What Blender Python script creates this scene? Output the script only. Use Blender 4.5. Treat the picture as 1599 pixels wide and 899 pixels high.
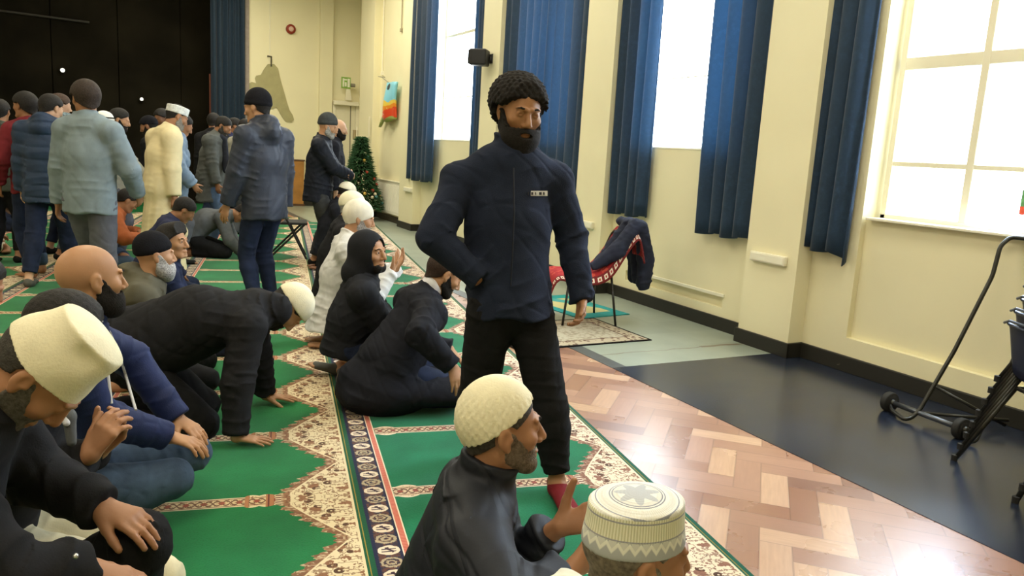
import bpy, bmesh, math, random
import numpy as np
from mathutils import Vector, Matrix
for o in list(bpy.data.objects): bpy.data.objects.remove(o)
SC = bpy.context.scene
COL = SC.collection
random.seed(7)
# ---------------------------------------------------------------- camera
FPX, CAMH = 1220.42, 1.45
CR = np.array([0.88978, -0.45255, 0.0585]); CU = np.array([0.0, 0, 0]); CF = np.array([0, 0, 0])
def _basis():
    pitch, roll, yr = .172489, .058312, -.480923
    F = np.array([0, math.cos(pitch), -math.sin(pitch)]); R0 = np.array([1., 0, 0]); U0 = np.cross(R0, F)
    R = math.cos(roll)*R0 + math.sin(roll)*U0; U = np.cross(R, F)
    Z = np.array([[math.cos(yr), -math.sin(yr), 0], [math.sin(yr), math.cos(yr), 0], [0, 0, 1]])
    return Z@R, Z@U, Z@F
CR, CU, CF = _basis(); CC = np.array([0, 0, CAMH])
cam = bpy.data.cameras.new('camera'); cam.lens = FPX/1599*36; cam.sensor_width = 36; cam.clip_end = 200
co = bpy.data.objects.new('camera', cam); COL.objects.link(co)
M = Matrix.Identity(4)
for r in range(3):
    M[r][0] = CR[r]; M[r][1] = CU[r]; M[r][2] = -CF[r]; M[r][3] = CC[r]
co.matrix_world = M; SC.camera = co
def W(px, py, D):                       # photograph pixel + distance along the view -> point in the hall
    return CC + D*((px-799.5)/FPX*CR - (py-449.5)/FPX*CU + CF)
# ---------------------------------------------------------------- light
SC.view_settings.view_transform = 'Standard'; SC.view_settings.look = 'None'
SC.view_settings.gamma = 1; SC.view_settings.use_curve_mapping = False
SC.view_settings.exposure = 0.0
PANE_LIGHT = {1: 6.5, 2: 19, 3: 12, 4: 12}
wd = bpy.data.worlds.new('daylight'); SC.world = wd; wd.use_nodes = True
bg = wd.node_tree.nodes['Background']; bg.inputs[0].default_value = (.85, .93, 1, 1); bg.inputs[1].default_value = 3.0
def area(name, loc, rot, sx, sy, power, color):
    l = bpy.data.lights.new(name, 'AREA'); l.shape = 'RECTANGLE'; l.size = sx; l.size_y = sy; l.energy = power; l.color = color
    o = bpy.data.objects.new(name, l); COL.objects.link(o); o.location = loc; o.rotation_euler = rot
    return o
WARM = (1, .90, .68)
for i, (lx, ly, p) in enumerate([(-4.5, 1, 1.), (-4.5, 6, 1.), (-4.5, 11, .65), (-.2, .6, 1.), (.2, 5.5, 1.), (.2, 10.5, 1.), (1.6, 15, 1.), (3.0, 2.5, .8), (3.0, 8.5, .8), (3.2, 13.5, 1)]):
    area('ceiling_lamp', (lx, ly, 4.75), (0, 0, 0), 1.2, 2.4, 88*p, WARM)
# ---------------------------------------------------------------- node helpers
class X:
    def __init__(s, nt, sk): s.nt, s.sk = nt, sk
    def _m(s, op, *a, clamp=False):
        n = s.nt.nodes.new('ShaderNodeMath'); n.operation = op; n.use_clamp = clamp
        for i, v in enumerate((s,)+a):
            if isinstance(v, X): s.nt.links.new(v.sk, n.inputs[i])
            else: n.inputs[i].default_value = v
        return X(s.nt, n.outputs[0])
    def __add__(s, o): return s._m('ADD', o)
    __radd__ = __add__
    def __sub__(s, o): return s._m('SUBTRACT', o)
    def __rsub__(s, o): return (s._m('MULTIPLY', -1))._m('ADD', o)
    def __mul__(s, o): return s._m('MULTIPLY', o)
    __rmul__ = __mul__
    def __truediv__(s, o): return s._m('DIVIDE', o)
    def gt(s, o): return s._m('GREATER_THAN', o)
    def lt(s, o): return s._m('LESS_THAN', o)
    def abs(s): return s._m('ABSOLUTE')
    def floor(s): return s._m('FLOOR')
    def frac(s): return s._m('FRACT')
    def mod(s, o): return s._m('FLOORED_MODULO', o)
    def sin(s): return s._m('SINE')
    def pow(s, o): return s._m('POWER', o)
    def max(s, o): return s._m('MAXIMUM', o)
    def min(s, o): return s._m('MINIMUM', o)
    def sqrt(s): return s._m('SQRT')
    def tri(s, p): return ((s/p).frac()-.5).abs()*2          # 0..1 triangle wave
    def step(s, a, b): return s.gt(a)*s.lt(b)
def Wz(px, py, z):                       # photograph pixel -> point in the hall at height z
    d = (px-799.5)/FPX*CR - (py-449.5)/FPX*CU + CF; return CC + d*(z-CAMH)/d[2]
def comb(nt, x, y, z=0.):
    n = nt.nodes.new('ShaderNodeCombineXYZ')
    for i, v in enumerate((x, y, z)):
        if isinstance(v, X): nt.links.new(v.sk, n.inputs[i])
        else: n.inputs[i].default_value = v
    return n.outputs[0]
def noise(nt, vec, scale, detail=2, rough=.5):
    n = nt.nodes.new('ShaderNodeTexNoise'); n.inputs['Scale'].default_value = scale; n.inputs['Detail'].default_value = detail
    n.inputs['Roughness'].default_value = rough
    if vec is not None: nt.links.new(vec, n.inputs['Vector'])
    return X(nt, n.outputs[0])
def voronoi(nt, vec, scale, feature='F1', out='Distance', rnd=1.):
    n = nt.nodes.new('ShaderNodeTexVoronoi'); n.feature = feature; n.inputs['Scale'].default_value = scale
    n.inputs['Randomness'].default_value = rnd
    nt.links.new(vec, n.inputs['Vector']); return X(nt, n.outputs[out])
def white(nt, vec):
    n = nt.nodes.new('ShaderNodeTexWhiteNoise'); n.noise_dimensions = '3D'; nt.links.new(vec, n.inputs[0]); return X(nt, n.outputs[0])
def col(c): return (c[0], c[1], c[2], 1)
def mix(nt, f, a, b):
    n = nt.nodes.new('ShaderNodeMix'); n.data_type = 'RGBA'
    for sk, v in ((n.inputs[0], f), (n.inputs[6], a), (n.inputs[7], b)):
        if isinstance(v, X): nt.links.new(v.sk, sk)
        elif hasattr(v, 'is_linked'): nt.links.new(v, sk)
        elif isinstance(v, (int, float)): sk.default_value = v
        else: sk.default_value = col(v)
    return n.outputs[2]
def newmat(name, rough=.8, spec=.3):
    m = bpy.data.materials.new(name); m.use_nodes = True; nt = m.node_tree
    b = nt.nodes['Principled BSDF']; b.inputs['Roughness'].default_value = rough; b.inputs['Specular IOR Level'].default_value = spec
    return m, nt, b
def objcoord(nt):
    t = nt.nodes.new('ShaderNodeTexCoord'); s = nt.nodes.new('ShaderNodeSeparateXYZ'); nt.links.new(t.outputs['Object'], s.inputs[0])
    return X(nt, s.outputs[0]), X(nt, s.outputs[1]), X(nt, s.outputs[2]), t.outputs['Object']
def bump(nt, b, h, strength=.3, dist=.01):
    n = nt.nodes.new('ShaderNodeBump'); n.inputs['Strength'].default_value = strength; n.inputs['Distance'].default_value = dist
    nt.links.new(h.sk if isinstance(h, X) else h, n.inputs['Height']); nt.links.new(n.outputs[0], b.inputs['Normal'])
_mc = {}
def pm(name, c, rough=.8, spec=.3, var=.12, scale=12, bmp=.15, bscale=60, metal=0, sheen=0, dist=.004, sss=0):
    """plain procedural material: colour with soft noise variation and a fine bump"""
    key = (name, c, rough, spec, var, scale, bmp, bscale, metal, sheen)
    if key in _mc: return _mc[key]
    m, nt, b = newmat(name, rough, spec)
    x, y, z, oc = objcoord(nt)
    n = noise(nt, oc, scale, 3)
    dark = tuple(v*(1-var) for v in c); lite = tuple(min(1, v*(1+var)) for v in c)
    nt.links.new(mix(nt, (n-.5)*2.2+.5, dark, lite), b.inputs['Base Color'])
    if bmp: bump(nt, b, noise(nt, oc, bscale, 2), bmp, dist)
    b.inputs['Metallic'].default_value = metal
    if sheen: b.inputs['Sheen Weight'].default_value = sheen
    if sss:
        b.inputs['Subsurface Weight'].default_value = sss; b.inputs['Subsurface Radius'].default_value = (.012, .005, .003); b.inputs['Subsurface Scale'].default_value = .5
    _mc[key] = m; return m
# ---------------------------------------------------------------- mesh helpers
def link(name, me, m, parent=None, smooth=False):
    o = bpy.data.objects.new(name, me); COL.objects.link(o)
    if m is not None: me.materials.append(m)
    if parent is not None: o.parent = parent
    if smooth: me.polygons.foreach_set('use_smooth', [True]*len(me.polygons))
    return o
def obj(name, bm, m, parent=None, smooth=False, bevel=0):
    me = bpy.data.meshes.new(name); bmesh.ops.recalc_face_normals(bm, faces=bm.faces); bm.to_mesh(me); bm.free()
    o = link(name, me, m, parent, smooth)
    if bevel:
        bv = o.modifiers.new('bevel', 'BEVEL'); bv.width = bevel; bv.segments = 2; bv.limit_method = 'ANGLE'
    return o
def B(): return bmesh.new()
def box(bm, x0, x1, y0, y1, z0, z1, mtx=None):
    vs = [bm.verts.new((x, y, z)) for x in (x0, x1) for y in (y0, y1) for z in (z0, z1)]
    for f in ((0, 1, 3, 2), (4, 6, 7, 5), (0, 4, 5, 1), (2, 3, 7, 6), (0, 2, 6, 4), (1, 5, 7, 3)): bm.faces.new([vs[i] for i in f])
    if mtx is not None:
        for v in vs: v.co = mtx @ v.co
def tube(bm, pts, r, n=10, closed=False):
    pts = [Vector(p) for p in pts]; rs = r if isinstance(r, (list, tuple)) else [r]*len(pts)
    rings = []; prev = None
    for i, p in enumerate(pts):
        a = pts[max(i-1, 0)]; b = pts[min(i+1, len(pts)-1)]; t = (b-a).normalized()
        if prev is None: u = t.orthogonal().normalized()
        else: u = (prev - t*prev.dot(t)).normalized()
        prev = u; v = t.cross(u)
        rings.append([bm.verts.new(p + rs[i]*(math.cos(k*2*math.pi/n)*u + math.sin(k*2*math.pi/n)*v)) for k in range(n)])
    for a, b in zip(rings, rings[1:]):
        for k in range(n): bm.faces.new((a[k], a[(k+1) % n], b[(k+1) % n], b[k]))
    bm.faces.new(rings[0][::-1]); bm.faces.new(rings[-1])
def rounded(pts, r=.05, n=5):
    pts = [Vector(p) for p in pts]; out = [pts[0]]
    for a, b, c in zip(pts, pts[1:], pts[2:]):
        d1 = (a-b); d2 = (c-b); q = min(r, d1.length*.45, d2.length*.45); p1 = b+d1.normalized()*q; p2 = b+d2.normalized()*q
        for i in range(n+1):
            t = i/n; out.append((1-t)**2*p1 + 2*t*(1-t)*b + t*t*p2)
    out.append(pts[-1]); return out
def lathe(bm, prof, c, axis='Z', n=24):
    rings = []
    for r, h in prof:
        ring = []
        for k in range(n):
            a = k*2*math.pi/n; x, y = r*math.cos(a), r*math.sin(a)
            p = {'Z': (x, y, h), 'X': (h, x, y), 'Y': (x, h, y)}[axis]
            ring.append(bm.verts.new(Vector(p)+Vector(c)))
        rings.append(ring)
    for a, b in zip(rings, rings[1:]):
        for k in range(n): bm.faces.new((a[k], a[(k+1) % n], b[(k+1) % n], b[k]))
    bm.faces.new(rings[0][::-1]); bm.faces.new(rings[-1])
def prism(bm, outline, y0, y1, plane='XZ'):
    def P(a, b, h): return {'XZ': (a, h, b), 'YZ': (h, a, b), 'XY': (a, b, h)}[plane]
    A = [bm.verts.new(P(a, b, y0)) for a, b in outline]; Bv = [bm.verts.new(P(a, b, y1)) for a, b in outline]
    bm.faces.new(A); bm.faces.new(Bv[::-1]); n = len(A)
    for i in range(n): bm.faces.new((A[i], Bv[i], Bv[(i+1) % n], A[(i+1) % n]))
def tag(o, label=None, cat=None, group=None, kind=None):
    if label: o['label'] = label
    if cat: o['category'] = cat
    if group: o['group'] = group
    if kind: o['kind'] = kind
    return o
def empty(name, loc, label=None, cat=None, rz=0, group=None):
    o = bpy.data.objects.new(name, None); COL.objects.link(o); o.location = loc; o.rotation_euler = (0, 0, rz)
    o.empty_display_size = .1
    return tag(o, label, cat, group)
def struct(name, bm, m, bevel=0): return tag(obj(name, bm, m, bevel=bevel), kind='structure')
# ================================================================ THE ROOM
PI = math.pi
M_wall = pm('cream_paint', (.84, .785, .54), .55, .3, .03, 1.5, .08, 90)
M_wallw = pm('cream_sill_paint', (.86, .83, .68), .45, .3, .03, 2, .05, 90)
M_frame = pm('white_gloss_frame', (.82, .78, .62), .35, .4, .03, 3, 0)
M_ceil = pm('ceiling_white', (.8, .78, .7), .9, .2, .03, 1, 0)
def base_mat():
    m, nt, b = newmat('black_skirting', .4, .4); x, y, z, oc = objcoord(nt)
    chips = noise(nt, oc, 14, 6, .75).gt(.70)
    nt.links.new(mix(nt, chips, (.022, .021, .017), (.55, .48, .33)), b.inputs['Base Color']); return m
M_base = base_mat()
def parquet():
    m, nt, b = newmat('herringbone_parquet', .24, .9); x, y, z, oc = objcoord(nt)
    w, n = .122, 3; s = .70711/w
    p = (x+y)*s; q = (y-x)*s; i = p.floor(); j = q.floor()
    k = (i-j).mod(2*n); horiz = k.lt(n-.5)
    ih = i-k; jv = j-(2*n-1-k)
    idx = horiz*ih + (1-horiz)*i; idy = horiz*j + (1-horiz)*jv
    r = white(nt, comb(nt, idx, idy, horiz)); r2 = white(nt, comb(nt, idy, idx, horiz+3))
    fu = horiz*(p-ih)/n + (1-horiz)*(q-jv)/n; fv = horiz*q.frac() + (1-horiz)*p.frac()
    gap = ((fu-.5).abs().gt(.493)).max((fv-.5).abs().gt(.47))
    gr = noise(nt, comb(nt, fv*2.5+r*40, fu*.7+r2*40, 0.), 3.0, 4)
    c1 = mix(nt, r, (.30, .150, .095), (.44, .245, .165))
    c2 = mix(nt, r2.gt(.90), c1, (.58, .37, .24))
    c3 = mix(nt, r2.lt(.10), c2, (.22, .105, .075))
    c4 = mix(nt, (gr-.5)*.8+.2, c3, (.28, .14, .09))
    c5 = mix(nt, gap*.35, c4, (.10, .05, .035))
    nt.links.new(c5, b.inputs['Base Color'])
    rr = noise(nt, oc, 5, 3)*.12+.20+r*.08
    nt.links.new(rr.sk, b.inputs['Roughness'])
    bump(nt, b, noise(nt, oc, 9, 3)*.6+r*.25-gap*.5, .08, .004)
    return m
def lino_dark():
    m, nt, b = newmat('dark_blue_lino', .3, .6); x, y, z, oc = objcoord(nt)
    n = noise(nt, oc, 2.2, 5, .6); s = noise(nt, oc, 9, 4, .6)
    c = mix(nt, (n-.5)*2+.5, (.010, .013, .024), (.018, .027, .052))
    c = mix(nt, (s-.62)*3, c, (.06, .065, .07))
    nt.links.new(c, b.inputs['Base Color']); nt.links.new((n*.12+.17).sk, b.inputs['Roughness']); return m
def lino_pale():
    m, nt, b = newmat('pale_green_lino', .3, .5); x, y, z, oc = objcoord(nt)
    r = white(nt, comb(nt, (x/.55).floor(), (y/.4).floor(), 0.))
    n = noise(nt, oc, 3, 4)
    c = mix(nt, r, (.27, .31, .26), (.36, .41, .34)); c = mix(nt, (n-.5)*1.5+.3, c, (.24, .27, .22))
    wob = (noise(nt, oc, 4, 3)-.5)*.08
    crack = (y+wob-.32).abs().lt(.006)
    patch = (y+wob-.32).abs().lt(.02)*x.step(.95, 1.35)
    c = mix(nt, crack.max(patch), c, (.16, .12, .08))
    nt.links.new(c, b.inputs['Base Color']); return m
# floors (each a slab with its own material)
bm = B(); box(bm, -8, 3.10, -3, 17.6, -.1, 0); struct('floor', bm, parquet())
bm = B(); box(bm, 3.10, 4.78, -3, 4.36, -.1, .003); struct('floor_dark_lino', bm, lino_dark())
bm = B(); box(bm, 0, 1.83, 0, 13.24, -.1, .003); o = struct('floor_pale_lino', bm, lino_pale()); o.location = (3.22, 4.36, 0)
bm = B(); box(bm, 3.10, 3.22, 4.36, 17.6, -.1, .003); struct('trim_1', bm, pm('grey_floor_strip', (.07, .08, .085), .35, .4))
# right wall ----------------------------------------------------
XW, XP, XG = 4.78, 4.63, 4.95
TOP = 4.9
pil = [(1.2, 1.75), (4.23, 4.77), (6.92, 7.47), (9.61, 10.16), (12.75, 13.45), (15.2, 16.1)]
wins = [(1.95, 3.80, 1.13, 4.3), (5.15, 6.62, 1.57, 4.3), (7.85, 9.25, 1.57, 4.3), (10.5, 12.25, 1.57, 4.3)]
bm = B(); ys = -3
for (a, b_, z0, z1) in wins:
    box(bm, XW, XW+.3, ys, a, 0, TOP)
    if a < 2: box(bm, XW+.05, XW+.3, a, b_+.03, .25, z0); box(bm, XW, XW+.3, a, b_+.03, 0, .25)
    elif a < 6: box(bm, XW, XW+.3, a, b_, .30, z0); box(bm, XW, XW+.3, a, b_, 0, .20); box(bm, XW+.04, XW+.3, a, b_, .2, .3)
    else: box(bm, XW, XW+.3, a, b_, 0, z0)
    box(bm, XW, XW+.3, a, b_, z1, TOP); ys = b_ + (.03 if a < 2 else 0)
box(bm, XW, XW+.3, ys, 16.1, 0, TOP); box(bm, 5.05, 5.35, 16.05, 17.6, 0, TOP)
for a, b_ in pil: box(bm, XP, XW+.01, a, b_, 0, TOP)
struct('wall_right', bm, M_wall)
bm = B()
for k, (a, b_, z0, z1) in enumerate(wins): box(bm, XW-.004, XG+.02, a, b_, z0-.012, z0+.006)
box(bm, XW-.012, XW, 5.13, 6.25, .295, .325); struct('trim_2', bm, M_wallw, .004)
# skirting follows the recesses and pilasters
bm = B(); ys = -3; H = .12
for a, b_ in pil:
    box(bm, XW-.022, XW+.0, ys, a, 0, H); box(bm, XP-.022, XP, a-.022, b_+.022, 0, H)
    box(bm, XP-.02, XW, a-.022, a, 0, H); box(bm, XP-.02, XW, b_, b_+.022, 0, H); ys = b_
box(bm, 5.03, 5.05, ys, 17.6, 0, H); struct('baseboard_right', bm, M_base, .006)
# windows -------------------------------------------------------
def pane_mat(strength):
    m, nt, b = newmat('frosted_glass', .15, .5); x, y, z, oc = objcoord(nt)
    v = voronoi(nt, comb(nt, x*3, y*90, z*35), 1.0)
    n = noise(nt, oc, 1.1, 2)
    mask = (v*1.4-.35).max(0.)
    f = (mask*((n-.46)*6).max(0.)*.55).min(.75)
    e = nt.nodes.new('ShaderNodeEmission'); nt.links.new(mix(nt, f, (.80, .90, 1.0), (.50, .58, .60)), e.inputs[0])
    nt.links.new((strength*(1-f*.9)).sk, e.inputs[1])
    b.inputs['Base Color'].default_value = (.8, .85, .9, 1)
    ad = nt.nodes.new('ShaderNodeAddShader'); out = nt.nodes['Material Output']
    nt.links.new(e.outputs[0], ad.inputs[0]); nt.links.new(b.outputs[0], ad.inputs[1]); nt.links.new(ad.outputs[0], out.inputs[0]); return m
def window(n, a, b_, z0, z1, muls, bars, fw=.045):
    M_pane = pane_mat(PANE_LIGHT[n]); w = empty('window_%d' % n, (XG, (a+b_)/2, z0)); tag(w, kind='structure')
    cy_, cz = (a+b_)/2, z0
    f = B(); g = B()
    x0, x1 = -.03, .03
    box(f, x0, x1, a-cy_, a-cy_+fw, 0, z1-cz); box(f, x0, x1, b_-cy_-fw, b_-cy_, 0, z1-cz)
    box(f, x0, x1, a-cy_, b_-cy_, 0, fw*.8); box(f, x0, x1, a-cy_, b_-cy_, z1-cz-fw, z1-cz)
    for y, wd_ in muls: box(f, x0+.002, x1-.002, y-cy_-wd_/2, y-cy_+wd_/2, 0, z1-cz)
    for z, wd_ in bars: box(f, x0+.004, x1-.004, a-cy_, b_-cy_, z-cz-wd_/2, z-cz+wd_/2)
    obj('window_frame', f, M_frame, w, bevel=.006)
    ed = [a]+[m[0] for m in muls]+[b_]; ez = [z0]+[b2[0] for b2 in bars]+[z1]
    for i in range(len(ed)-1):
        for j in range(len(ez)-1):
            p = B(); box(p, -.006, .006, ed[i]-cy_+.012, ed[i+1]-cy_-.012, ez[j]-cz+.012, ez[j+1]-cz-.012); obj('window_pane', p, M_pane, w)
    return w
window(1, 1.95, 3.80, 1.13, 4.3, [(3.19, .055), (2.56, .055)], [(1.52, .035), (2.20, .085), (3.2, .05)])
window(2, 5.15, 6.62, 1.57, 4.3, [], [(2.24, .016), (3.2, .05)], .03)
window(3, 7.85, 9.25, 1.57, 4.3, [], [(2.24, .02), (3.2, .05)], .03)
window(4, 10.5, 12.25, 1.57, 4.3, [], [(2.24, .02), (3.2, .05)], .03)
# poster stuck on the first window's glass (seen only as a sliver at the frame edge)
t = empty('poster', (XG-.04, 2.74, 1.25), 'small green and red picture stuck on the bright window glass', 'poster')
bm = B(); box(bm, -.001, .001, 0, .09, 0, .1); obj('picture_top', bm, pm('poster_green', (.12, .3, .12), .5, .3, .3, 40), t).location = (0, 0, .05)
bm = B(); box(bm, -.001, .001, 0, .09, 0, .05); obj('picture_bottom', bm, pm('poster_red', (.65, .08, .04), .5, .3, .2, 40), t)
# far wall ------------------------------------------------------
YF = 17.6
bm = B(); box(bm, 2.62, 5.35, YF, YF+.2, 0, TOP); box(bm, 4.14, 4.42, YF-.10, YF+.05, 0, TOP)
lathe_ring = (4.14, 4.42)
struct('wall_far', bm, M_wall)
bm = B(); box(bm, 2.60, 2.68, YF-.05, YF+.05, 0, TOP); struct('trim_3', bm, pm('stage_edge_paint', (.32, .27, .24), .6))
M_stage = pm('black_stage_cloth', (.012, .010, .006), .95, .1, .5, 1.2, .3, 8)
bm = B(); box(bm, -8, 2.62, YF+.9, YF+1.0, 0, TOP)
for k in range(9): box(bm, -8+k*1.18, -8+k*1.18+1.16, YF+.86, YF+.9, 0, TOP)
struct('wall_stage', bm, M_stage)
bm = B(); box(bm, -8, 2.62, YF, YF+1.0, -.1, .0); struct('floor_stage', bm, M_stage)
bm = B(); box(bm, 2.62, 2.66, YF, YF+1, 0, TOP); struct('wall_stage_side', bm, M_stage)
bm = B(); box(bm, -8.2, -8, -3, YF+1, 0, TOP); struct('wall_left', bm, M_wall)
bm = B(); box(bm, -8.2, 5.1, -3.2, -3, 0, TOP); struct('wall_back', bm, M_wall)
bm = B(); box(bm, -8.2, 5.1, -3.2, YF+1, TOP, TOP+.1); struct('ceiling', bm, M_ceil)
bm = B(); box(bm, 2.68, 4.08, YF-.02, YF, 0, .1); struct('baseboard_far', bm, M_base)
# door in the far corner
d = empty('door_1', (4.50, YF-.05, 0)); tag(d, kind='structure')
bm = B(); box(bm, 0, .46, 0, .045, 0, 2.24); obj('door_leaf', bm, pm('door_cream', (.76, .72, .55), .4, .4, .02), d, bevel=.004)
bm = B(); box(bm, .46, .54, -.03, .05, 0, 2.3); box(bm, -.06, 0, -.03, .05, 0, 2.3); obj('door_frame', bm, M_frame, d)
bm = B(); box(bm, .34, .355, -.006, 0, 0, 2.24); obj('door_gap', bm, pm('dark_gap', (.08, .07, .06), .8), d)
bm = B(); box(bm, .38, .43, -.02, 0, .9, 1.25); tube(bm, [(.40, -.03, 1.05), (.40, -.06, 1.05), (.30, -.06, 1.05)], .01); obj('door_handle', bm, pm('door_metal', (.4, .38, .33), .3, .5, metal=.8), d)
bm = B(); box(bm, -.06, .50, -.14, -.02, 2.24, 2.33); obj('door_closer_box', bm, M_frame, d, bevel=.01)
# wood panelled stage front cupboard
t = empty('wooden_cupboard', (3.2, YF-.1, 0), 'orange-brown wooden cupboard front low against the cream end wall', 'cupboard')
bm = B(); box(bm, -.55, .62, -.02, .07, .02, .98); obj('board', bm, pm('orange_wood', (.42, .20, .05), .45, .4, .2, 5), t, bevel=.005)
bm = B(); box(bm, -.57, .64, -.03, .08, .98, 1.01); obj('top_rail', bm, pm('dark_wood_rail', (.12, .06, .03), .5), t)
bm = B(); box(bm, -.57, .64, -.035, .08, 0, .05); obj('plinth', bm, pm('dark_wood_rail', (.12, .06, .03), .5), t)
t = empty('wooden_post', (1.94, YF-.02, 1.2), 'narrow red-brown wooden strip beside the blue stage curtain', 'post')
bm = B(); box(bm, -.045, .045, -.02, .03, -1.2, 1.46); obj('post_strip', bm, pm('red_brown_wood', (.13, .035, .018), .5), t, bevel=.004)
# ---- curtains --------------------------------------------------
def curtain_mat(name, c):
    m, nt, b = newmat(name, .62, .35); x, y, z, oc = objcoord(nt)
    n = noise(nt, oc, 26, 4, .7); n2 = noise(nt, oc, 3, 3)
    a = mix(nt, (n-.45)*4, tuple(v*.62 for v in c), tuple(min(1, v*1.45) for v in c)); nt.links.new(mix(nt, (n2-.5)*2+.5, a, tuple(v*.85 for v in c)), b.inputs['Base Color'])
    b.inputs['Sheen Weight'].default_value = .25; b.inputs['Transmission Weight'].default_value = 0
    bump(nt, b, n, .25, .004)
    tr = nt.nodes.new('ShaderNodeBsdfTranslucent'); tr.inputs[0].default_value = (c[0]*5, c[1]*4.2, c[2]*3.2, 1); mx = nt.nodes.new('ShaderNodeMixShader'); mx.inputs[0].default_value = .32
    nt.links.new(b.outputs[0], mx.inputs[1]); nt.links.new(tr.outputs[0], mx.inputs[2]); nt.links.new(mx.outputs[0], nt.nodes['Material Output'].inputs[0]); return m
M_cur = curtain_mat('blue_curtain_cloth', (.024, .060, .122))
M_cur2 = curtain_mat('stage_curtain_cloth', (.018, .045, .085))
def curtain(x, y0, y1, z0, z1, folds, label, amp=.035, flare=0, seed=1, m=None, along='Y', group=None, curl=0):
    """pleated cloth sheet hanging between y0 and y1; flare swings the hem, folds counts pleats"""
    rnd = random.Random(seed); n = folds*10; rows = 26
    ph = [rnd.uniform(-.5, .5) for _ in range(folds+2)]; am = [rnd.uniform(.55, 1.25) for _ in range(folds+2)]
    t = empty('curtain', (x, (y0+y1)/2, z0) if along == 'Y' else ((y0+y1)/2, x, z0), label, 'curtain', group=group)
    bm = B(); grid = []
    for r in range(rows+1):
        h = r/rows; z = h*(z1-z0); row = []
        for c in range(n+1):
            s = c/n; q = s*folds; k = int(q); fr = q-k
            a0 = am[k]*(1-fr)+am[k+1]*fr; p0 = ph[k]*(1-fr)+ph[k+1]*fr
            wob = math.sin(2*PI*q + p0*1.5 + .6*math.sin(2.2*h+k))
            dx = amp*a0*wob*(1-.35*h)
            yy = (y0-(y0+y1)/2) + (y1-y0)*s + .25*(y1-y0)/folds*math.cos(2*PI*q+1.3)*(.6) - flare*(1-h)**2*(1 if s > .5 else .6)
            zz = z + (.012*math.sin(3.1*q) + curl*max(0, .25-s)*4*(-.09))*(1-h)**6
            row.append(bm.verts.new((dx, yy, zz) if along == 'Y' else (yy, dx, zz)))
        grid.append(row)
    for r in range(rows):
        for c in range(n): bm.faces.new((grid[r][c], grid[r][c+1], grid[r+1][c+1], grid[r+1][c]))
    o = obj('cloth', bm, m or M_cur, t, smooth=True)
    sd = o.modifiers.new('thick', 'SOLIDIFY'); sd.thickness = .006; sd.offset = 0
    hb = B(); tube(hb, [tuple(Vector(v)+Vector((0, 0, .012))) for v in [g.co for g in []]] or [(0, 0, z1-z0+.01), (0, .01, z1-z0+.01)], .004)
    hb.free()
    rb = B(); L = (y1-y0)/2+.05
    tube(rb, [(0, -L, z1-z0), (0, L, z1-z0)] if along == 'Y' else [(-L, 0, z1-z0), (L, 0, z1-z0)], .014); obj('curtain_rail', rb, M_frame, t)
    return t
XC = 4.70
GC = None
curtain(XC, 3.86, 4.30, .86, 4.25, 3, 'blue curtain at the right of the photo, beside the large paned window', .05, -.03, 11, curl=1)
curtain(XC, 4.86, 5.50, .84, 4.25, 4, 'blue curtain at the right side of the middle window, left of the broad pilaster', .05, .03, 5)
curtain(XC, 6.30, 6.90, .88, 4.25, 4, 'blue curtain at the left side of the middle window, above the draped chair', .045, .03, 6)
curtain(XC, 7.50, 9.58, .88, 4.25, 11, 'wide closed blue curtain behind the bearded man walking', .04, 0, 8)
curtain(XC, 10.22, 10.55, .88, 4.25, 3, 'narrow blue curtain hanging just left of the black wall speaker', .04, 0, 9)
curtain(XC-.06, 11.95, 12.98, .88, 4.25, 5, 'blue curtain nearest the radiator, beside the far bright window', .05, 0, 10)
curtain(YF-.12, 1.92, 2.58, .02, 4.8, 6, 'dark blue curtain at the edge of the black stage', .05, 0, 12, M_cur2, 'X')
# ---- fittings ---------------------------------------------------
def wall_box(y, z, ly, label):
    t = empty('wall_socket_box', (XP, y, z), label, 'socket box')
    bm = B(); box(bm, -.035, .0, -ly/2, ly/2, 0, .075); obj('box_body', bm, M_frame, t, bevel=.006)
    bm = B(); box(bm, -.039, -.035, -ly/2+.012, ly/2-.012, .010, .065); obj('cover', bm, M_wallw, t, bevel=.002)
wall_box(4.51, .70, .37, 'long cream socket box on the broad pilaster at right')
wall_box(7.23, .68, .36, 'long cream socket box low on the pilaster behind the walking man')
wall_box(12.95, .66, .36, 'cream socket box on the pilaster just right of the radiator')
t = empty('radiator', (XW-.03, 14.42, .16), 'white panel radiator on the wall below the colourful bag', 'radiator')
bm = B(); box(bm, -.035, 0, -.78, .80, 0, .60)
for k in range(22): box(bm, -.041, -.034, -.74+k*.07, -.71+k*.07, .05, .55)
obj('panel', bm, pm('radiator_white', (.92, .89, .76), .4, .4, .02), t, bevel=.006)
bm = B(); box(bm, -.05, .02, -.79, .81, .60, .625); obj('top_grille', bm, M_frame, t, bevel=.006)
bm = B(); tube(bm, [(-.02, -.80, .53), (-.02, -.87, .53)], .018); tube(bm, [(-.02, -.84, .53), (-.02, -.84, -.1)], .008); obj('valve', bm, pm('valve_dark', (.12, .11, .1), .4), t)
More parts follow.
